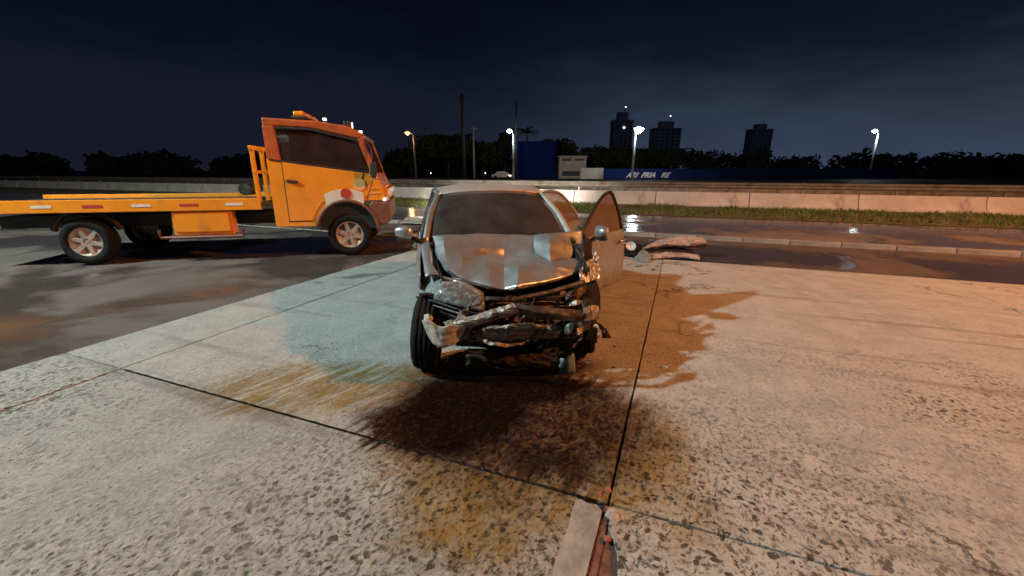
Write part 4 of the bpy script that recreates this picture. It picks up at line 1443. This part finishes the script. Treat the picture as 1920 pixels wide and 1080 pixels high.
# --- doors standing open on the right of the picture
def open_door(name, hinge, phi, length, label, front=True):
    dm = Matrix.Translation(hinge) @ Matrix.Rotation(-phi, 4, 'Z')   # door frame: +y along the door, +x outward
    d_ = empty(name, (0, 0, 0))
    d_.parent = car
    d_.matrix_parent_inverse = Matrix.Identity(4)
    d_.location = hinge
    d_.rotation_euler = (0, 0, -phi)
    d_['label'] = label
    Ln = length
    zl, zb = 0.275, 0.945
    prof = [(-.030, 0.0), (-.014, .16), (-.004, .36), (0.0, .58), (-.010, .80), (-.028, .93), (-.055, 1.0)]
    rows = []
    for (o_, f) in prof:
        z = zl + (zb - zl) * f
        rear = Ln + 0.03 - (0 if front else 0.20 * max(0, 0.5 - f) * 2)
        rows.append([V3((o_, 0.0, z)), V3((o_ + .006, rear * .5, z)), V3((o_, rear, z))])
    sk = surf('skin', rows, M_paint, d_, 6, 3, thick=0.014, offset=-1)
    # inner trim shell
    surf('inner_trim', [[V3((-.10, .03, zl + .03)), V3((-.10, Ln - .02, zl + .03))], [V3((-.13, .03, .6)), V3((-.13, Ln, .6))], [V3((-.09, .03, zb - .01)), V3((-.09, Ln, zb - .01))]], M_black, d_, 4, 4, thick=0.02)
    # closing edge
    eg = MB()
    for (a, b) in (((Ln + .03), zl + .04),):
        pass
    rr = [V3((p[0][0], 0, 0)) for p in ()] if False else None
    surf('closing_edge', [[V3((-.032, Ln + .032, zl + .01)), V3((-.115, Ln + .01, zl + .01))], [V3((-.006, Ln + .034, .60)), V3((-.135, Ln + .015, .60))], [V3((-.055, Ln + .032, zb)), V3((-.10, Ln + .015, zb))]], M_paint, d_, 2, 4, thick=0.006)
    # window frame: sweeps up from the front of the belt to the peak, then down the rear edge
    if front:
        fr = [V3((-.055, 0.03, zb)), V3((-.095, .30, 1.125)), V3((-.135, .55, 1.275)), V3((-.165, .78, 1.372)), V3((-.175, .95, 1.392))]
        re = [V3((-.175, .95, 1.392)), V3((-.165, .985, 1.36)), V3((-.11, 1.035, 1.18)), V3((-.055, Ln + .02, zb))]
    else:
        fr = [V3((-.055, 0.05, zb)), V3((-.14, .03, 1.18)), V3((-.215, .02, 1.375))]
        re = [V3((-.215, .02, 1.375)), V3((-.215, .42, 1.365)), V3((-.19, .62, 1.300)), V3((-.12, .86, 1.10)), V3((-.055, Ln, zb))]
    fm_ = MB()
    fm_.tube(crv(fr, 5), 0.019, 8)
    fm_.tube(crv(re, 5), 0.022, 8)
    fm_.build('window_frame', M_black if front else M_paint, d_, smooth=True)
    # pane
    nA = 14
    bot = [V3((-.062, .03 + (Ln - .03) * k / nA, zb - .005)) for k in range(nA + 1)]
    topc = crv(fr, 12) + crv(re, 12)[1:]
    # march along the frame by y to pair with the belt
    top = []
    for k in range(nA + 1):
        y = .03 + (Ln - .03) * k / nA
        best = max((p for p in topc if abs(p.y - y) < 0.045), key=lambda p: p.z, default=min(topc, key=lambda p: abs(p.y - y)))
        top.append(V3((best.x - .004, y, best.z)))
    V, F = [], []
    for k in range(nA + 1):
        for s in range(5):
            p = bot[k].lerp(top[k], s / 4)
            p.x += 0.012 * sin(pi * s / 4)
            V.append(p)
    for k in range(nA):
        for s in range(4):
            F.append((k * 5 + s, (k + 1) * 5 + s, (k + 1) * 5 + s + 1, k * 5 + s + 1))
    MB().add(V, F).build('window', M_glass_door, d_, smooth=True)
    hy = Ln - .12
    hd = MB().tube([(.012, hy - .09, .815), (.045, hy - .04, .822), (.045, hy + .05, .83), (.012, hy + .09, .835)], 0.014, 8).build('handle', M_paint, d_, smooth=True)
    return d_


fd = open_door('front_door', V3((.865, .84, 0)), R(50), 1.05, 'silver driver side door swung wide open')
rd = open_door('rear_door', V3((.87, 1.95, 0)), R(44), 0.92, 'silver rear door standing open', front=False)


# --- mirrors
def mirror(parent, c, s, rz=0.0, nm='side_mirror'):
    m_ = empty(nm, c, rz)
    m_.parent = parent
    me = bpy.data.meshes.new('mirror_cap')
    bm = bmesh.new()
    bmesh.ops.create_uvsphere(bm, u_segments=20, v_segments=12, radius=1.0)
    for v in bm.verts:
        q = v.co
        y = q.y * 0.070 if q.y < 0 else q.y * 0.03
        x = math.copysign(abs(q.x) ** 0.72, q.x) * 0.108
        z = math.copysign(abs(q.z) ** 0.78, q.z) * 0.070 * (1.0 - 0.28 * q.x * s)
        v.co = Vector((x, y, z + 0.012 * q.x * s))
    bm.to_mesh(me)
    bm.free()
    link('mirror_cap', me, M_paint, m_, smooth=True)
    MB().box((0, 0.024, 0), (.16, .012, .11)).build('mirror_glass', M_chrome, m_, bevel=0.004)
    MB().prism([(-.06, -.086), (.06, -.086), (.085, -.060), (-.085, -.060)], lambda p, y: Vector((p[0], y, p[1])), -.055, .03).build('lower_shell', M_black, m_, bevel=0.012)
    MB().tube([(-s * .08, 0, -.05), (-s * .16, .01, -.085), (-s * .21, .03, -.10)], 0.026, 8).build('mirror_base', M_black, m_, smooth=True)
    return m_


ml_ = mirror(car, (-.965, .90, 1.06), -1, R(-22))
ml_.scale = (.88, .9, .95)
mr_ = mirror(fd, (.15, .16, 1.02), 1, R(-40))
mr_.scale = (1.15, 1.0, 1.0)
wedge = MB().prism([(0, -.05), (.15, -.05), (.03, .10)], lambda p, x_: Vector((x_, p[0], p[1])), -.02, .01)
wo_ = wedge.build('mirror_sail', M_black, fd)
wo_.location = (-.07, .02, .99)

# --- wheels
wf_ = wheel(car, (-.765, .09, .315), .318, .205, (-1, 0, 0), M_alloy)
wf_.rotation_euler = (R(0), R(4), R(-9))
wr_ = wheel(car, (.62, .10, .33), .318, .205, (1, 0, 0), M_alloy)
wr_.rotation_euler = (0, R(-6), R(-18))
wheel(car, (-.765, 2.60, .315), .318, .205, (-1, 0, 0), M_alloy)
wheel(car, (.765, 2.60, .315), .318, .205, (1, 0, 0), M_alloy)
# wheel-house liners
for s in (-1, 1):
    rows = []
    for k in range(9):
        a = R((185 if s > 0 else 92) - k * (22 if s > 0 else 11))
        ro_x = .82 if s < 0 else .60
        rows.append([V3((s * ro_x, .02 + .36 * cos(a), .31 + .36 * sin(a))), V3((s * .50, .02 + .36 * cos(a), .31 + .36 * sin(a)))])
    surf('wheel_liner', rows, M_grease, car, 3, 3, thick=0.01, amp=0.006, freq=12)

# --- engine bay
eng = MB()
eng.box((0.05, .45, .55), (.62, .42, .40))
eng.box((-.42, .45, .50), (.30, .40, .36))
eng.box((.42, .48, .62), (.22, .30, .18))
eng.build('engine_block', M_grease, car, bevel=0.04)
ec = MB().box((0.05, .38, .74), (.55, .30, .06), 0.1).build('engine_cover', M_black, car, bevel=0.02)
bt = MB().box((.47, .30, .70), (.20, .18, .19), 0.2).build('battery', M_black, car, bevel=0.012)
MB().box((-.52, .22, .66), (.20, .24, .16), 0.3).build('fluid_reservoir', M_liner, car, bevel=0.04)
for s in (-1, 1):
    surf('inner_wing', [[V3((s * .64, .05, .82)), V3((s * .68, .45, .88)), V3((s * .71, .78, .93))], [V3((s * .60, .05, .45)), V3((s * .62, .45, .5)), V3((s * .64, .78, .55))]], M_grease, car, 5, 4, thick=0.012, amp=0.02, freq=8, seed=s)
    MB().tube([(s * .66, .10, .78), (s * .70, .45, .87), (s * .73, .80, .945)], .022, 6).build('wing_rail', M_dark_steel, car)
    MB().box((s * .47, -.02, .44), (.11, .62, .13), 0.06 * s).build('chassis_leg', M_dark_steel, car, bevel=0.02)
    MB().tube([(s * .70, .74, .96), (s * .68, .66, .985), (s * .70, .60, .96)], .018, 6).build('hood_hinge', M_grease, car)

# radiator: frame with fins that can be told apart, pushed back and bowed
rad = surf('radiator', [[L(876, 556, 3.30), L(960, 560, 3.26), L(1088, 548, 3.42)], [L(880, 600, 3.28), L(960, 606, 3.22), L(1086, 596, 3.40)], [L(884, 650, 3.26), L(960, 655, 3.22), L(1082, 646, 3.38)]],
           M_grease, car, 8, 6, thick=0.04, amp=0.02, freq=7)
for k in range(10):
    f = (k + .5) / 10
    rows = []
    for q in range(9):
        g = q / 8
        top = L(882 + 200 * g, 556 - 6 * g + 90 * f * .95, 3.20 + .16 * g)
        rows.append(top + V3((0, -.02, noise.noise(Vector((g * 4, k, 2))) * .02)))
    MB().tube(rows, .006, 5).build('radiator_fin', M_copper if k % 3 else M_dark_steel, rad)
# front upper tie bar with latch
MB().tube([L(858, 548, 3.30), L(905, 560, 3.2), L(960, 562, 3.16), L(1030, 548, 3.28), L(1095, 528, 3.45)], .020, 8).build('upper_tie_bar', M_dark_steel, car)

# crushed bumper beam, two lengths meeting at the break
surf('bumper_beam', [[L(842, 602, 3.08), L(876, 594, 3.03), L(918, 581, 2.99), L(964, 567, 2.99)], [L(843, 608, 3.02), L(880, 602, 2.97), L(922, 590, 2.94), L(968, 575, 2.95)],
                     [L(848, 616, 3.04), L(886, 612, 2.99), L(930, 600, 2.96), L(972, 586, 2.97)]], M_paint_edge, car, 16, 9, thick=0.010, amp=0.006, freq=9, seed=2, crease=0.013, folds=(6, 10, 34), smooth=False, label='crushed left length of the bumper beam')
surf('bumper_beam', [[L(966, 569, 2.99), L(1010, 574, 2.97), L(1058, 579, 3.0), L(1098, 583, 3.08)], [L(972, 578, 2.95), L(1012, 585, 2.92), L(1058, 590, 2.96), L(1098, 592, 3.04)],
                     [L(978, 591, 2.98), L(1014, 597, 2.95), L(1058, 601, 2.98), L(1096, 602, 3.07)]], M_dark_steel, car, 14, 8, thick=0.012, amp=0.003, freq=10, seed=5, crease=0.006, folds=(3, 10, 30), smooth=False, label='straight right length of the bumper beam')
surf('crush_can', [[L(1094, 577, 3.06), L(1110, 572, 3.10), L(1122, 574, 3.18)], [L(1095, 588, 3.02), L(1111, 586, 3.06), L(1123, 585, 3.16)], [L(1096, 602, 3.05), L(1110, 600, 3.09), L(1119, 597, 3.18)]], M_paint_edge, car, 8, 8, thick=0.02, amp=0.004, freq=14, crease=0.008, folds=(45, 8, 6), smooth=False)
# torn sheets below
surf('torn_sheet', [[L(884, 622, 3.10), L(925, 612, 3.04), L(985, 606, 3.02), L(1052, 612, 3.12)], [L(900, 634, 3.03), L(938, 628, 2.98), L(990, 622, 2.99), L(1050, 626, 3.10)],
                    [L(915, 644, 3.06), L(945, 641, 3.02), L(995, 633, 3.02), L(1045, 636, 3.12)]], M_paint_edge, car, 16, 12, thick=0.006, amp=0.010, freq=9, seed=9, crease=0.022, folds=(5, 12, 30), smooth=False)
surf('torn_sheet', [[L(892, 632, 3.02), L(915, 638, 2.98), L(945, 645, 2.97), L(985, 642, 3.0)], [L(902, 640, 2.99), L(920, 647, 2.95), L(946, 650, 2.95), L(980, 646, 2.99)]], M_paint_edge, car, 12, 6, thick=0.006, amp=0.008, freq=14, seed=4, crease=0.014, folds=(7, 12, 36), smooth=False)
surf('lower_crossmember', [[L(880, 652, 3.18), L(960, 655, 3.14), L(1070, 648, 3.25)], [L(880, 668, 3.14), L(960, 670, 3.10), L(1070, 664, 3.22)]], M_grease, car, 8, 4, thick=0.04, amp=0.012, freq=9)
# pale torn liner hanging by the left wheel
surf('torn_liner', [[L(790, 600, 3.05), L(804, 602, 2.98), L(826, 612, 2.96), L(848, 610, 2.95), L(876, 612, 3.0)], [L(797, 618, 3.05), L(810, 622, 2.98), L(828, 628, 2.95), L(850, 626, 2.96), L(868, 626, 3.0)],
                    [L(804, 634, 3.04), L(814, 646, 2.98), L(832, 651, 2.95), L(850, 646, 2.96), L(866, 634, 3.0)]], M_liner, car, 6, 6, thick=0.006, amp=0.006, freq=17, seed=6, crease=0.008, label='pale torn wheel liner')
surf('torn_liner', [[L(832, 604, 3.10), L(846, 600, 3.06), L(862, 606, 3.06)], [L(836, 612, 3.06), L(848, 610, 3.02), L(862, 614, 3.03)]], M_liner, car, 6, 4, thick=0.006, amp=0.010, freq=20, seed=8)
surf('torn_liner', [[L(795, 590, 3.15), L(804, 588, 3.1), L(812, 596, 3.1)], [L(793, 604, 3.12), L(800, 606, 3.07), L(806, 610, 3.08)]], M_liner, car, 5, 4, thick=0.006, amp=0.008, freq=20, seed=12)
# headlight: reflector bowl, clear cracked lens, bezel
hl = surf('headlight', [[L(787, 521, 3.66), L(820, 519, 3.50), L(866, 528, 3.42), L(902, 546, 3.36)], [L(786, 538, 3.58), L(820, 541, 3.38), L(868, 552, 3.28), L(904, 563, 3.22)], [L(790, 556, 3.50), L(826, 565, 3.30), L(870, 576, 3.19), L(906, 584, 3.16)]],
          M_lampbowl, car, 6, 5, thick=0.01, amp=0.005, freq=22, seed=1, crease=0.010, smooth=False, label='smashed headlight')
surf('lens', [[L(784, 519, 3.62), L(818, 516, 3.45), L(866, 527, 3.36), L(906, 547, 3.28)], [L(782, 537, 3.53), L(818, 540, 3.31), L(868, 551, 3.20), L(908, 564, 3.14)], [L(786, 556, 3.44), L(826, 565, 3.22), L(870, 576, 3.12), L(908, 586, 3.10)]],
     M_glass_lens, hl, 5, 4, thick=0.004, amp=0.003, freq=15, seed=7)
for (a_, b_) in (((787, 521, 3.64), (790, 556, 3.48)), ((838, 520, 3.44), (846, 570, 3.24)), ((866, 528, 3.39), (870, 576, 3.15))):
    MB().tube([L(*a_), L((a_[0] + b_[0]) / 2 + 3, (a_[1] + b_[1]) / 2, (a_[2] + b_[2]) / 2 - .05), L(*b_)], .006, 6).build('lamp_rib', M_chrome, hl)
for k, (c_, r_) in enumerate((((842, 549, 3.33), .052), ((880, 565, 3.20), .042))):
    p = L(*c_)
    MB().lathe([(r_, -.03), (r_ * .8, .01), (r_ * .3, .03), (0, .032)], (0, 1, 0), p, 20).build('reflector_bowl', M_chrome, hl, smooth=True)
MB().tube([L(782, 557, 3.42), L(818, 567, 3.2), L(858, 580, 3.10), L(908, 592, 3.05)], .011, 6).build('bumper_trim', M_black, car)
MB().tube([L(784, 565, 3.42), L(820, 575, 3.2), L(860, 588, 3.08), L(912, 599, 3.05)], .009, 6).build('bumper_trim', M_dark_steel, car)
surf('bumper_corner', [[L(800, 572, 3.30), L(830, 582, 3.2), L(868, 594, 3.12)], [L(806, 580, 3.28), L(834, 590, 3.18), L(866, 600, 3.10)], [L(818, 590, 3.28), L(838, 598, 3.2), L(864, 606, 3.12)]], M_black, car, 5, 5, thick=0.008, amp=0.012, freq=12, seed=3)
# undertray dragging on the ground
surf('undertray', [[L(842, 664, 3.14), L(890, 658, 3.10), L(970, 664, 3.07), L(1040, 662, 3.10)], [L(840, 682, 3.12), L(890, 680, 3.06), L(970, 684, 3.03), L(1048, 680, 3.06)], [L(842, 698, 3.15), L(890, 703, 3.09), L(970, 706, 3.06), L(1052, 702, 3.08)]],
     M_tray, car, 14, 10, thick=0.006, amp=0.010, freq=7, seed=11, crease=0.018, folds=(5, 8, 16), smooth=False, label='dark undertray hanging to the ground')
surf('hanging_flap', [[L(1050, 672, 3.06), L(1064, 670, 3.02), L(1076, 662, 3.04)], [L(1046, 700, 3.06), L(1062, 703, 3.02), L(1080, 699, 3.03)]], M_greyflap, car, 5, 5, thick=0.005, amp=0.006, freq=15, seed=5, label='grey plastic flap hanging by the right wheel')
# broken plastic about the right wheel
surf('splash_panel', [[L(1058, 610, 3.12), L(1070, 606, 3.08), L(1078, 604, 3.1)], [L(1056, 626, 3.12), L(1066, 628, 3.08), L(1074, 618, 3.1)]], M_greyflap, car, 4, 4, thick=0.005, amp=0.006, freq=18, seed=2)
surf('torn_sheet', [[L(1082, 606, 3.12), L(1090, 606, 3.12), L(1094, 612, 3.14)], [L(1078, 622, 3.1), L(1086, 624, 3.08), L(1092, 622, 3.1)], [L(1070, 632, 3.1), L(1078, 634, 3.08), L(1090, 628, 3.1)]], M_paint_edge, car, 4, 4, thick=0.006, amp=0.008, freq=20, seed=14, crease=0.016, smooth=False)
MB().tube([L(1112, 606, 3.25), L(1126, 612, 3.22), L(1136, 622, 3.2), L(1143, 633, 3.2)], .022, 8, .012).build('broken_tie_rod', M_grease, car)
chip('connector', L(1118, 612, 3.14), (.022, .02, .02), M_white, 2.0, car)
chip('connector', L(1124, 630, 3.16), (.026, .02, .03), M_debris, 4.0, car)
chip('brake_part', L(1134, 628, 3.2), (.03, .03, .055), M_grease, 1.0, car)
# crushed right fender and the stubs in front of the open door
surf('crushed_fender', [[L(1094, 492, 3.72), L(1108, 486, 3.85), L(1122, 488, 4.0)], [L(1088, 512, 3.55), L(1110, 510, 3.7), L(1128, 512, 3.9)], [L(1090, 534, 3.5), L(1108, 527, 3.6), L(1128, 522, 3.85)]], M_paint, car, 12, 12, thick=0.006, amp=0.010, freq=8, seed=4, crease=0.014, folds=(14, 6, 5), smooth=False, label='torn and folded fender')
surf('crushed_fender', [[L(1112, 470, 3.95), L(1120, 474, 3.95), L(1128, 482, 4.0)], [L(1110, 486, 3.9), L(1118, 492, 3.9), L(1122, 494, 3.95)]], M_paint, car, 5, 5, thick=0.008, amp=0.012, freq=14, seed=14, crease=0.016, smooth=False)
surf('inner_fender', [[L(1094, 445, 4.1), L(1108, 450, 4.25)], [L(1096, 475, 4.0), L(1112, 478, 4.1)], [L(1092, 500, 3.8), L(1112, 500, 3.95)], [L(1090, 560, 3.6), L(1126, 555, 3.85)], [L(1088, 600, 3.5), L(1122, 600, 3.75)]], M_grease, car, 5, 4, thick=0.01, amp=0.02, freq=9, seed=2)
surf('headlight_remnant', [[L(1058, 548, 3.4), L(1080, 540, 3.4), L(1100, 536, 3.5)], [L(1062, 566, 3.32), L(1082, 564, 3.32), L(1104, 560, 3.42)]], M_dark_steel, car, 5, 5, thick=0.008, amp=0.02, freq=14, seed=21)
surf('torn_sheet', [[L(1066, 568, 3.24), L(1080, 562, 3.22), L(1092, 564, 3.28)], [L(1068, 574, 3.2), L(1080, 572, 3.18), L(1090, 570, 3.24)]], M_paint_edge, car, 4, 3, thick=0.006, amp=0.008, freq=22, seed=31, crease=0.016, smooth=False)
# hoses and wires
random.seed(21)
for k in range(14):
    x0 = random.uniform(880, 1085)
    y0 = random.uniform(548, 580)
    p = [L(x0, y0, random.uniform(3.2, 3.35))]
    x1 = x0 + random.uniform(-40, 40)
    p.append(L((x0 + x1) / 2 + random.uniform(-12, 12), y0 + random.uniform(10, 25), 3.12))
    p.append(L(x1, y0 + random.uniform(25, 60), random.uniform(3.05, 3.2)))
    p.append(L(x1 + random.uniform(-25, 25), y0 + random.uniform(45, 85), random.uniform(3.1, 3.25)))
    hose = k % 3 == 0
    MB().tube(crv(p, 6), .013 if hose else .004, 6).build('hose' if hose else 'wire', M_grease if hose else (M_dark_steel if k % 2 else M_black), car, smooth=True)
# snapped sheet and plastic with sharp corners


def shard(px, py, d, size, m_, nm, par=car):
    c = L(px, py, d)
    a0 = random.uniform(0, 6.28)
    n = Vector((random.uniform(-.6, .6), -1, random.uniform(-.2, .9))).normalized()
    u = n.orthogonal().normalized()
    w = n.cross(u)
    k = random.choice((3, 4, 4, 5))
    pts = []
    for q in range(k):
        a = a0 + 6.28 * q / k + random.uniform(-.4, .4)
        rr = size * random.uniform(.45, 1.2)
        pts.append((u * cos(a) * 1.8 + w * sin(a)) * rr)
    bend = random.uniform(-.3, .3) * size
    MB().prism(list(range(k)), lambda i_, z: c + pts[i_] + n * (z + bend * (i_ % 2)), -.0025, .0025).build(nm, m_, par)


random.seed(33)
for k in range(46):
    fx = random.random()
    px = 862 + 240 * fx
    py = random.uniform(548, 652)
    m_ = random.choice((M_black, M_black, M_grease, M_dark_steel, M_dark_steel, M_paint_edge, M_copper, M_tray))
    shard(px, py, random.uniform(3.04, 3.2) + .12 * max(0, fx - .5), random.uniform(.014, .036), m_, 'metal_shard' if m_ in (M_dark_steel, M_paint_edge, M_copper) else 'plastic_shard')
for k in range(12):
    shard(random.uniform(806, 872), random.uniform(585, 628), random.uniform(3.05, 3.2), random.uniform(.014, .03), random.choice((M_black, M_grease, M_dark_steel, M_liner)), 'plastic_shard')
for k in range(9):      # remains of the grille slats
    x0 = 870 + k * 6
    MB().tube([L(x0 + 20, 566 + k * 2.2, 3.18), L(x0 + 60, 560 + k * 3.0, 3.14), L(x0 + 95 + k * 4, 556 + k * 4.2, 3.2)], .0045, 5).build('grille_slat', M_black if k % 3 else M_dark_steel, car)
# small broken bits caught in the wreck
for k in range(16):
    px, py = random.uniform(940, 1075), random.uniform(606, 648)
    chip('broken_piece', L(px, py, random.uniform(3.02, 3.14)), (random.uniform(.008, .022), random.uniform(.008, .02), random.uniform(.006, .016)), random.choice((M_debris, M_greyflap, M_paint_edge, M_dark_steel)), k * 1.3, car)
random.seed(5)

# ------------------------------------------------------------------ loose debris on the ground
db1 = empty('torn_bumper', (0, 0, 0), 0, label='torn pinkish bumper cover lying crumpled at the right on the wet asphalt', cat='car bumper')


def D(px, py, d):
    return P(px, py, d)


surf('bumper_skin', [[D(1206, 466, 8.3), D(1222, 456, 8.45), D(1245, 448, 8.5), D(1275, 444, 8.5), D(1320, 446, 8.4)], [D(1204, 468, 8.2), D(1226, 461, 8.2), D(1250, 457, 8.2), D(1280, 458, 8.2), D(1325, 456, 8.2)],
                     [D(1208, 470, 8.25), D(1230, 466, 8.25), D(1252, 463, 8.3), D(1282, 464, 8.3), D(1326, 464, 8.3)]], M_debris, db1, 14, 10, thick=0.008, amp=0.02, freq=6, seed=3, crease=0.035, folds=(4, 9, 16), smooth=False)
surf('grille_opening', [[D(1206, 470, 8.25), D(1232, 464, 8.3), D(1262, 464, 8.3), D(1300, 468, 8.3)], [D(1212, 476, 8.15), D(1236, 474, 8.15), D(1262, 473, 8.15), D(1300, 478, 8.1)]], M_black, db1, 5, 4, thick=0.01, amp=0.015, freq=9)
surf('lower_lip', [[D(1218, 476, 8.1), D(1240, 473, 8.1), D(1270, 474, 8.1), D(1310, 479, 8.0)], [D(1220, 487, 7.85), D(1242, 484, 7.9), D(1272, 482, 7.9), D(1312, 487, 7.8)]], M_debris, db1, 14, 10, thick=0.008, amp=0.015, freq=7, seed=8, crease=0.03, folds=(5, 9, 16), smooth=False)
bpy.context.view_layer.update()
gp = empty('splash_shield', (0, 0, 0), 0, label='grey bent plastic shield on the concrete beside the torn bumper', cat='car part')
surf('shield_sheet', [[D(1190, 483, 7.9), D(1204, 470, 8.15), D(1216, 474, 8.1)], [D(1196, 489, 7.75), D(1208, 480, 7.95), D(1222, 484, 7.85)], [D(1206, 495, 7.55), D(1214, 492, 7.6), D(1220, 493, 7.6)]], M_greyflap, gp, 5, 5, thick=0.01, amp=0.02, freq=8, seed=2)
hp = empty('shiny_debris', (0, 0, 0), 0, label='shiny dark debris lying between the open door and the torn bumper', cat='car part')
surf('debris_sheet', [[D(1166, 462, 8.6), D(1184, 452, 8.75), D(1202, 460, 8.6)], [D(1166, 472, 8.35), D(1184, 466, 8.35), D(1204, 471, 8.3)], [D(1170, 480, 8.1), D(1186, 480, 8.05), D(1202, 478, 8.1)]], M_black, hp, 5, 5, thick=0.015, amp=0.02, freq=9, seed=5)  # bent black sheet of unidentified debris, with shiny dishes
for (px, py, r_) in ((1183, 461, .10), (1186, 472, .06)):
    p = D(px, py, 8.2)
    MB().lathe([(r_, 0), (r_ * .85, .03), (r_ * .4, .06), (0, .07)], (0.15, .8, -.6), p, 20).build('reflector', M_chrome, hp, smooth=True)
cp = [(1172, 484, .05), (1160, 486, .03), (1232, 500, .02), (1214, 497, .03), (1176, 605, .012), (1152, 650, .012), (1098, 700, .015), (1240, 690, .012), (1150, 690, .012)]
labs = ['pale sliver of plastic by the bottom of the open door', 'small plastic scrap under the edge of the open door', 'small scrap in front of the torn bumper', 'small grey scrap below the bent shield',
        'tiny dark crumb in the middle of the orange lit patch', 'tiny crumb near the front edge of the orange lit patch', 'small chip beside the grey hanging flap', 'tiny crumb on the right slab past the joint', 'tiny crumb near the corner of the undertray']
for k, (px, py, s) in enumerate(cp):
    p = G(px, py)
    chip('plastic_scrap', (p.x, p.y, 0.004 + s * .1), (s * 1.6, s, s * .35), (M_debris, M_greyflap, M_black)[k % 3], k * 1.1, label=labs[k], cat='debris', group='scraps of plastic round the car')
for k, (px, py, s, m_, lb) in enumerate(((1196, 500, .05, M_greyflap, 'bent grey scrap between the shield and the door'), (1244, 494, .06, M_debris, 'pale scrap under the right end of the torn bumper'),
                                        (1226, 507, .03, M_black, 'small black scrap on the slab below the torn bumper'), (1180, 497, .045, M_debris, 'pale scrap beside the bottom corner of the open door'))):
    p = G(px, py)
    me_ = MB()
    aa = k * 1.3
    me_.prism([(cos(aa) * s * 1.8, sin(aa) * s), (cos(aa + 2) * s * 1.5, sin(aa + 2) * s * 1.2), (cos(aa + 3.6) * s, sin(aa + 3.6) * s * .7), (cos(aa + 5) * s * 1.6, sin(aa + 5) * s)], lambda q, z: Vector((q[0], q[1], z + .25 * (q[0] + s))), .004, .010)
    o = me_.build('plastic_scrap', m_, label=lb, cat='debris', group='scraps of plastic round the car')
    o.location = (p.x, p.y, 0.0)
# rubble by the wide joint
rub = [(1152, 968, (.040, .048, .016), M_chip, 'flat grey concrete chip in the broken joint edge'), (1140, 918, (.024, .018, .010), M_redstone, 'reddish stone crumb at the crossing of the joints'),
       (1124, 926, (.018, .014, .008), M_redstone, 'smaller reddish crumb left of the joint crossing'), (1139, 1010, (.018, .022, .010), M_redstone, 'rusty crumb lying low in the wide joint')]
for k, (px, py, s, m_, lb) in enumerate(rub):
    p = G(px, py)
    chip('concrete_chip', (p.x, p.y, -0.002), s, m_, k * 0.7 + .2, label=lb, cat='rubble')
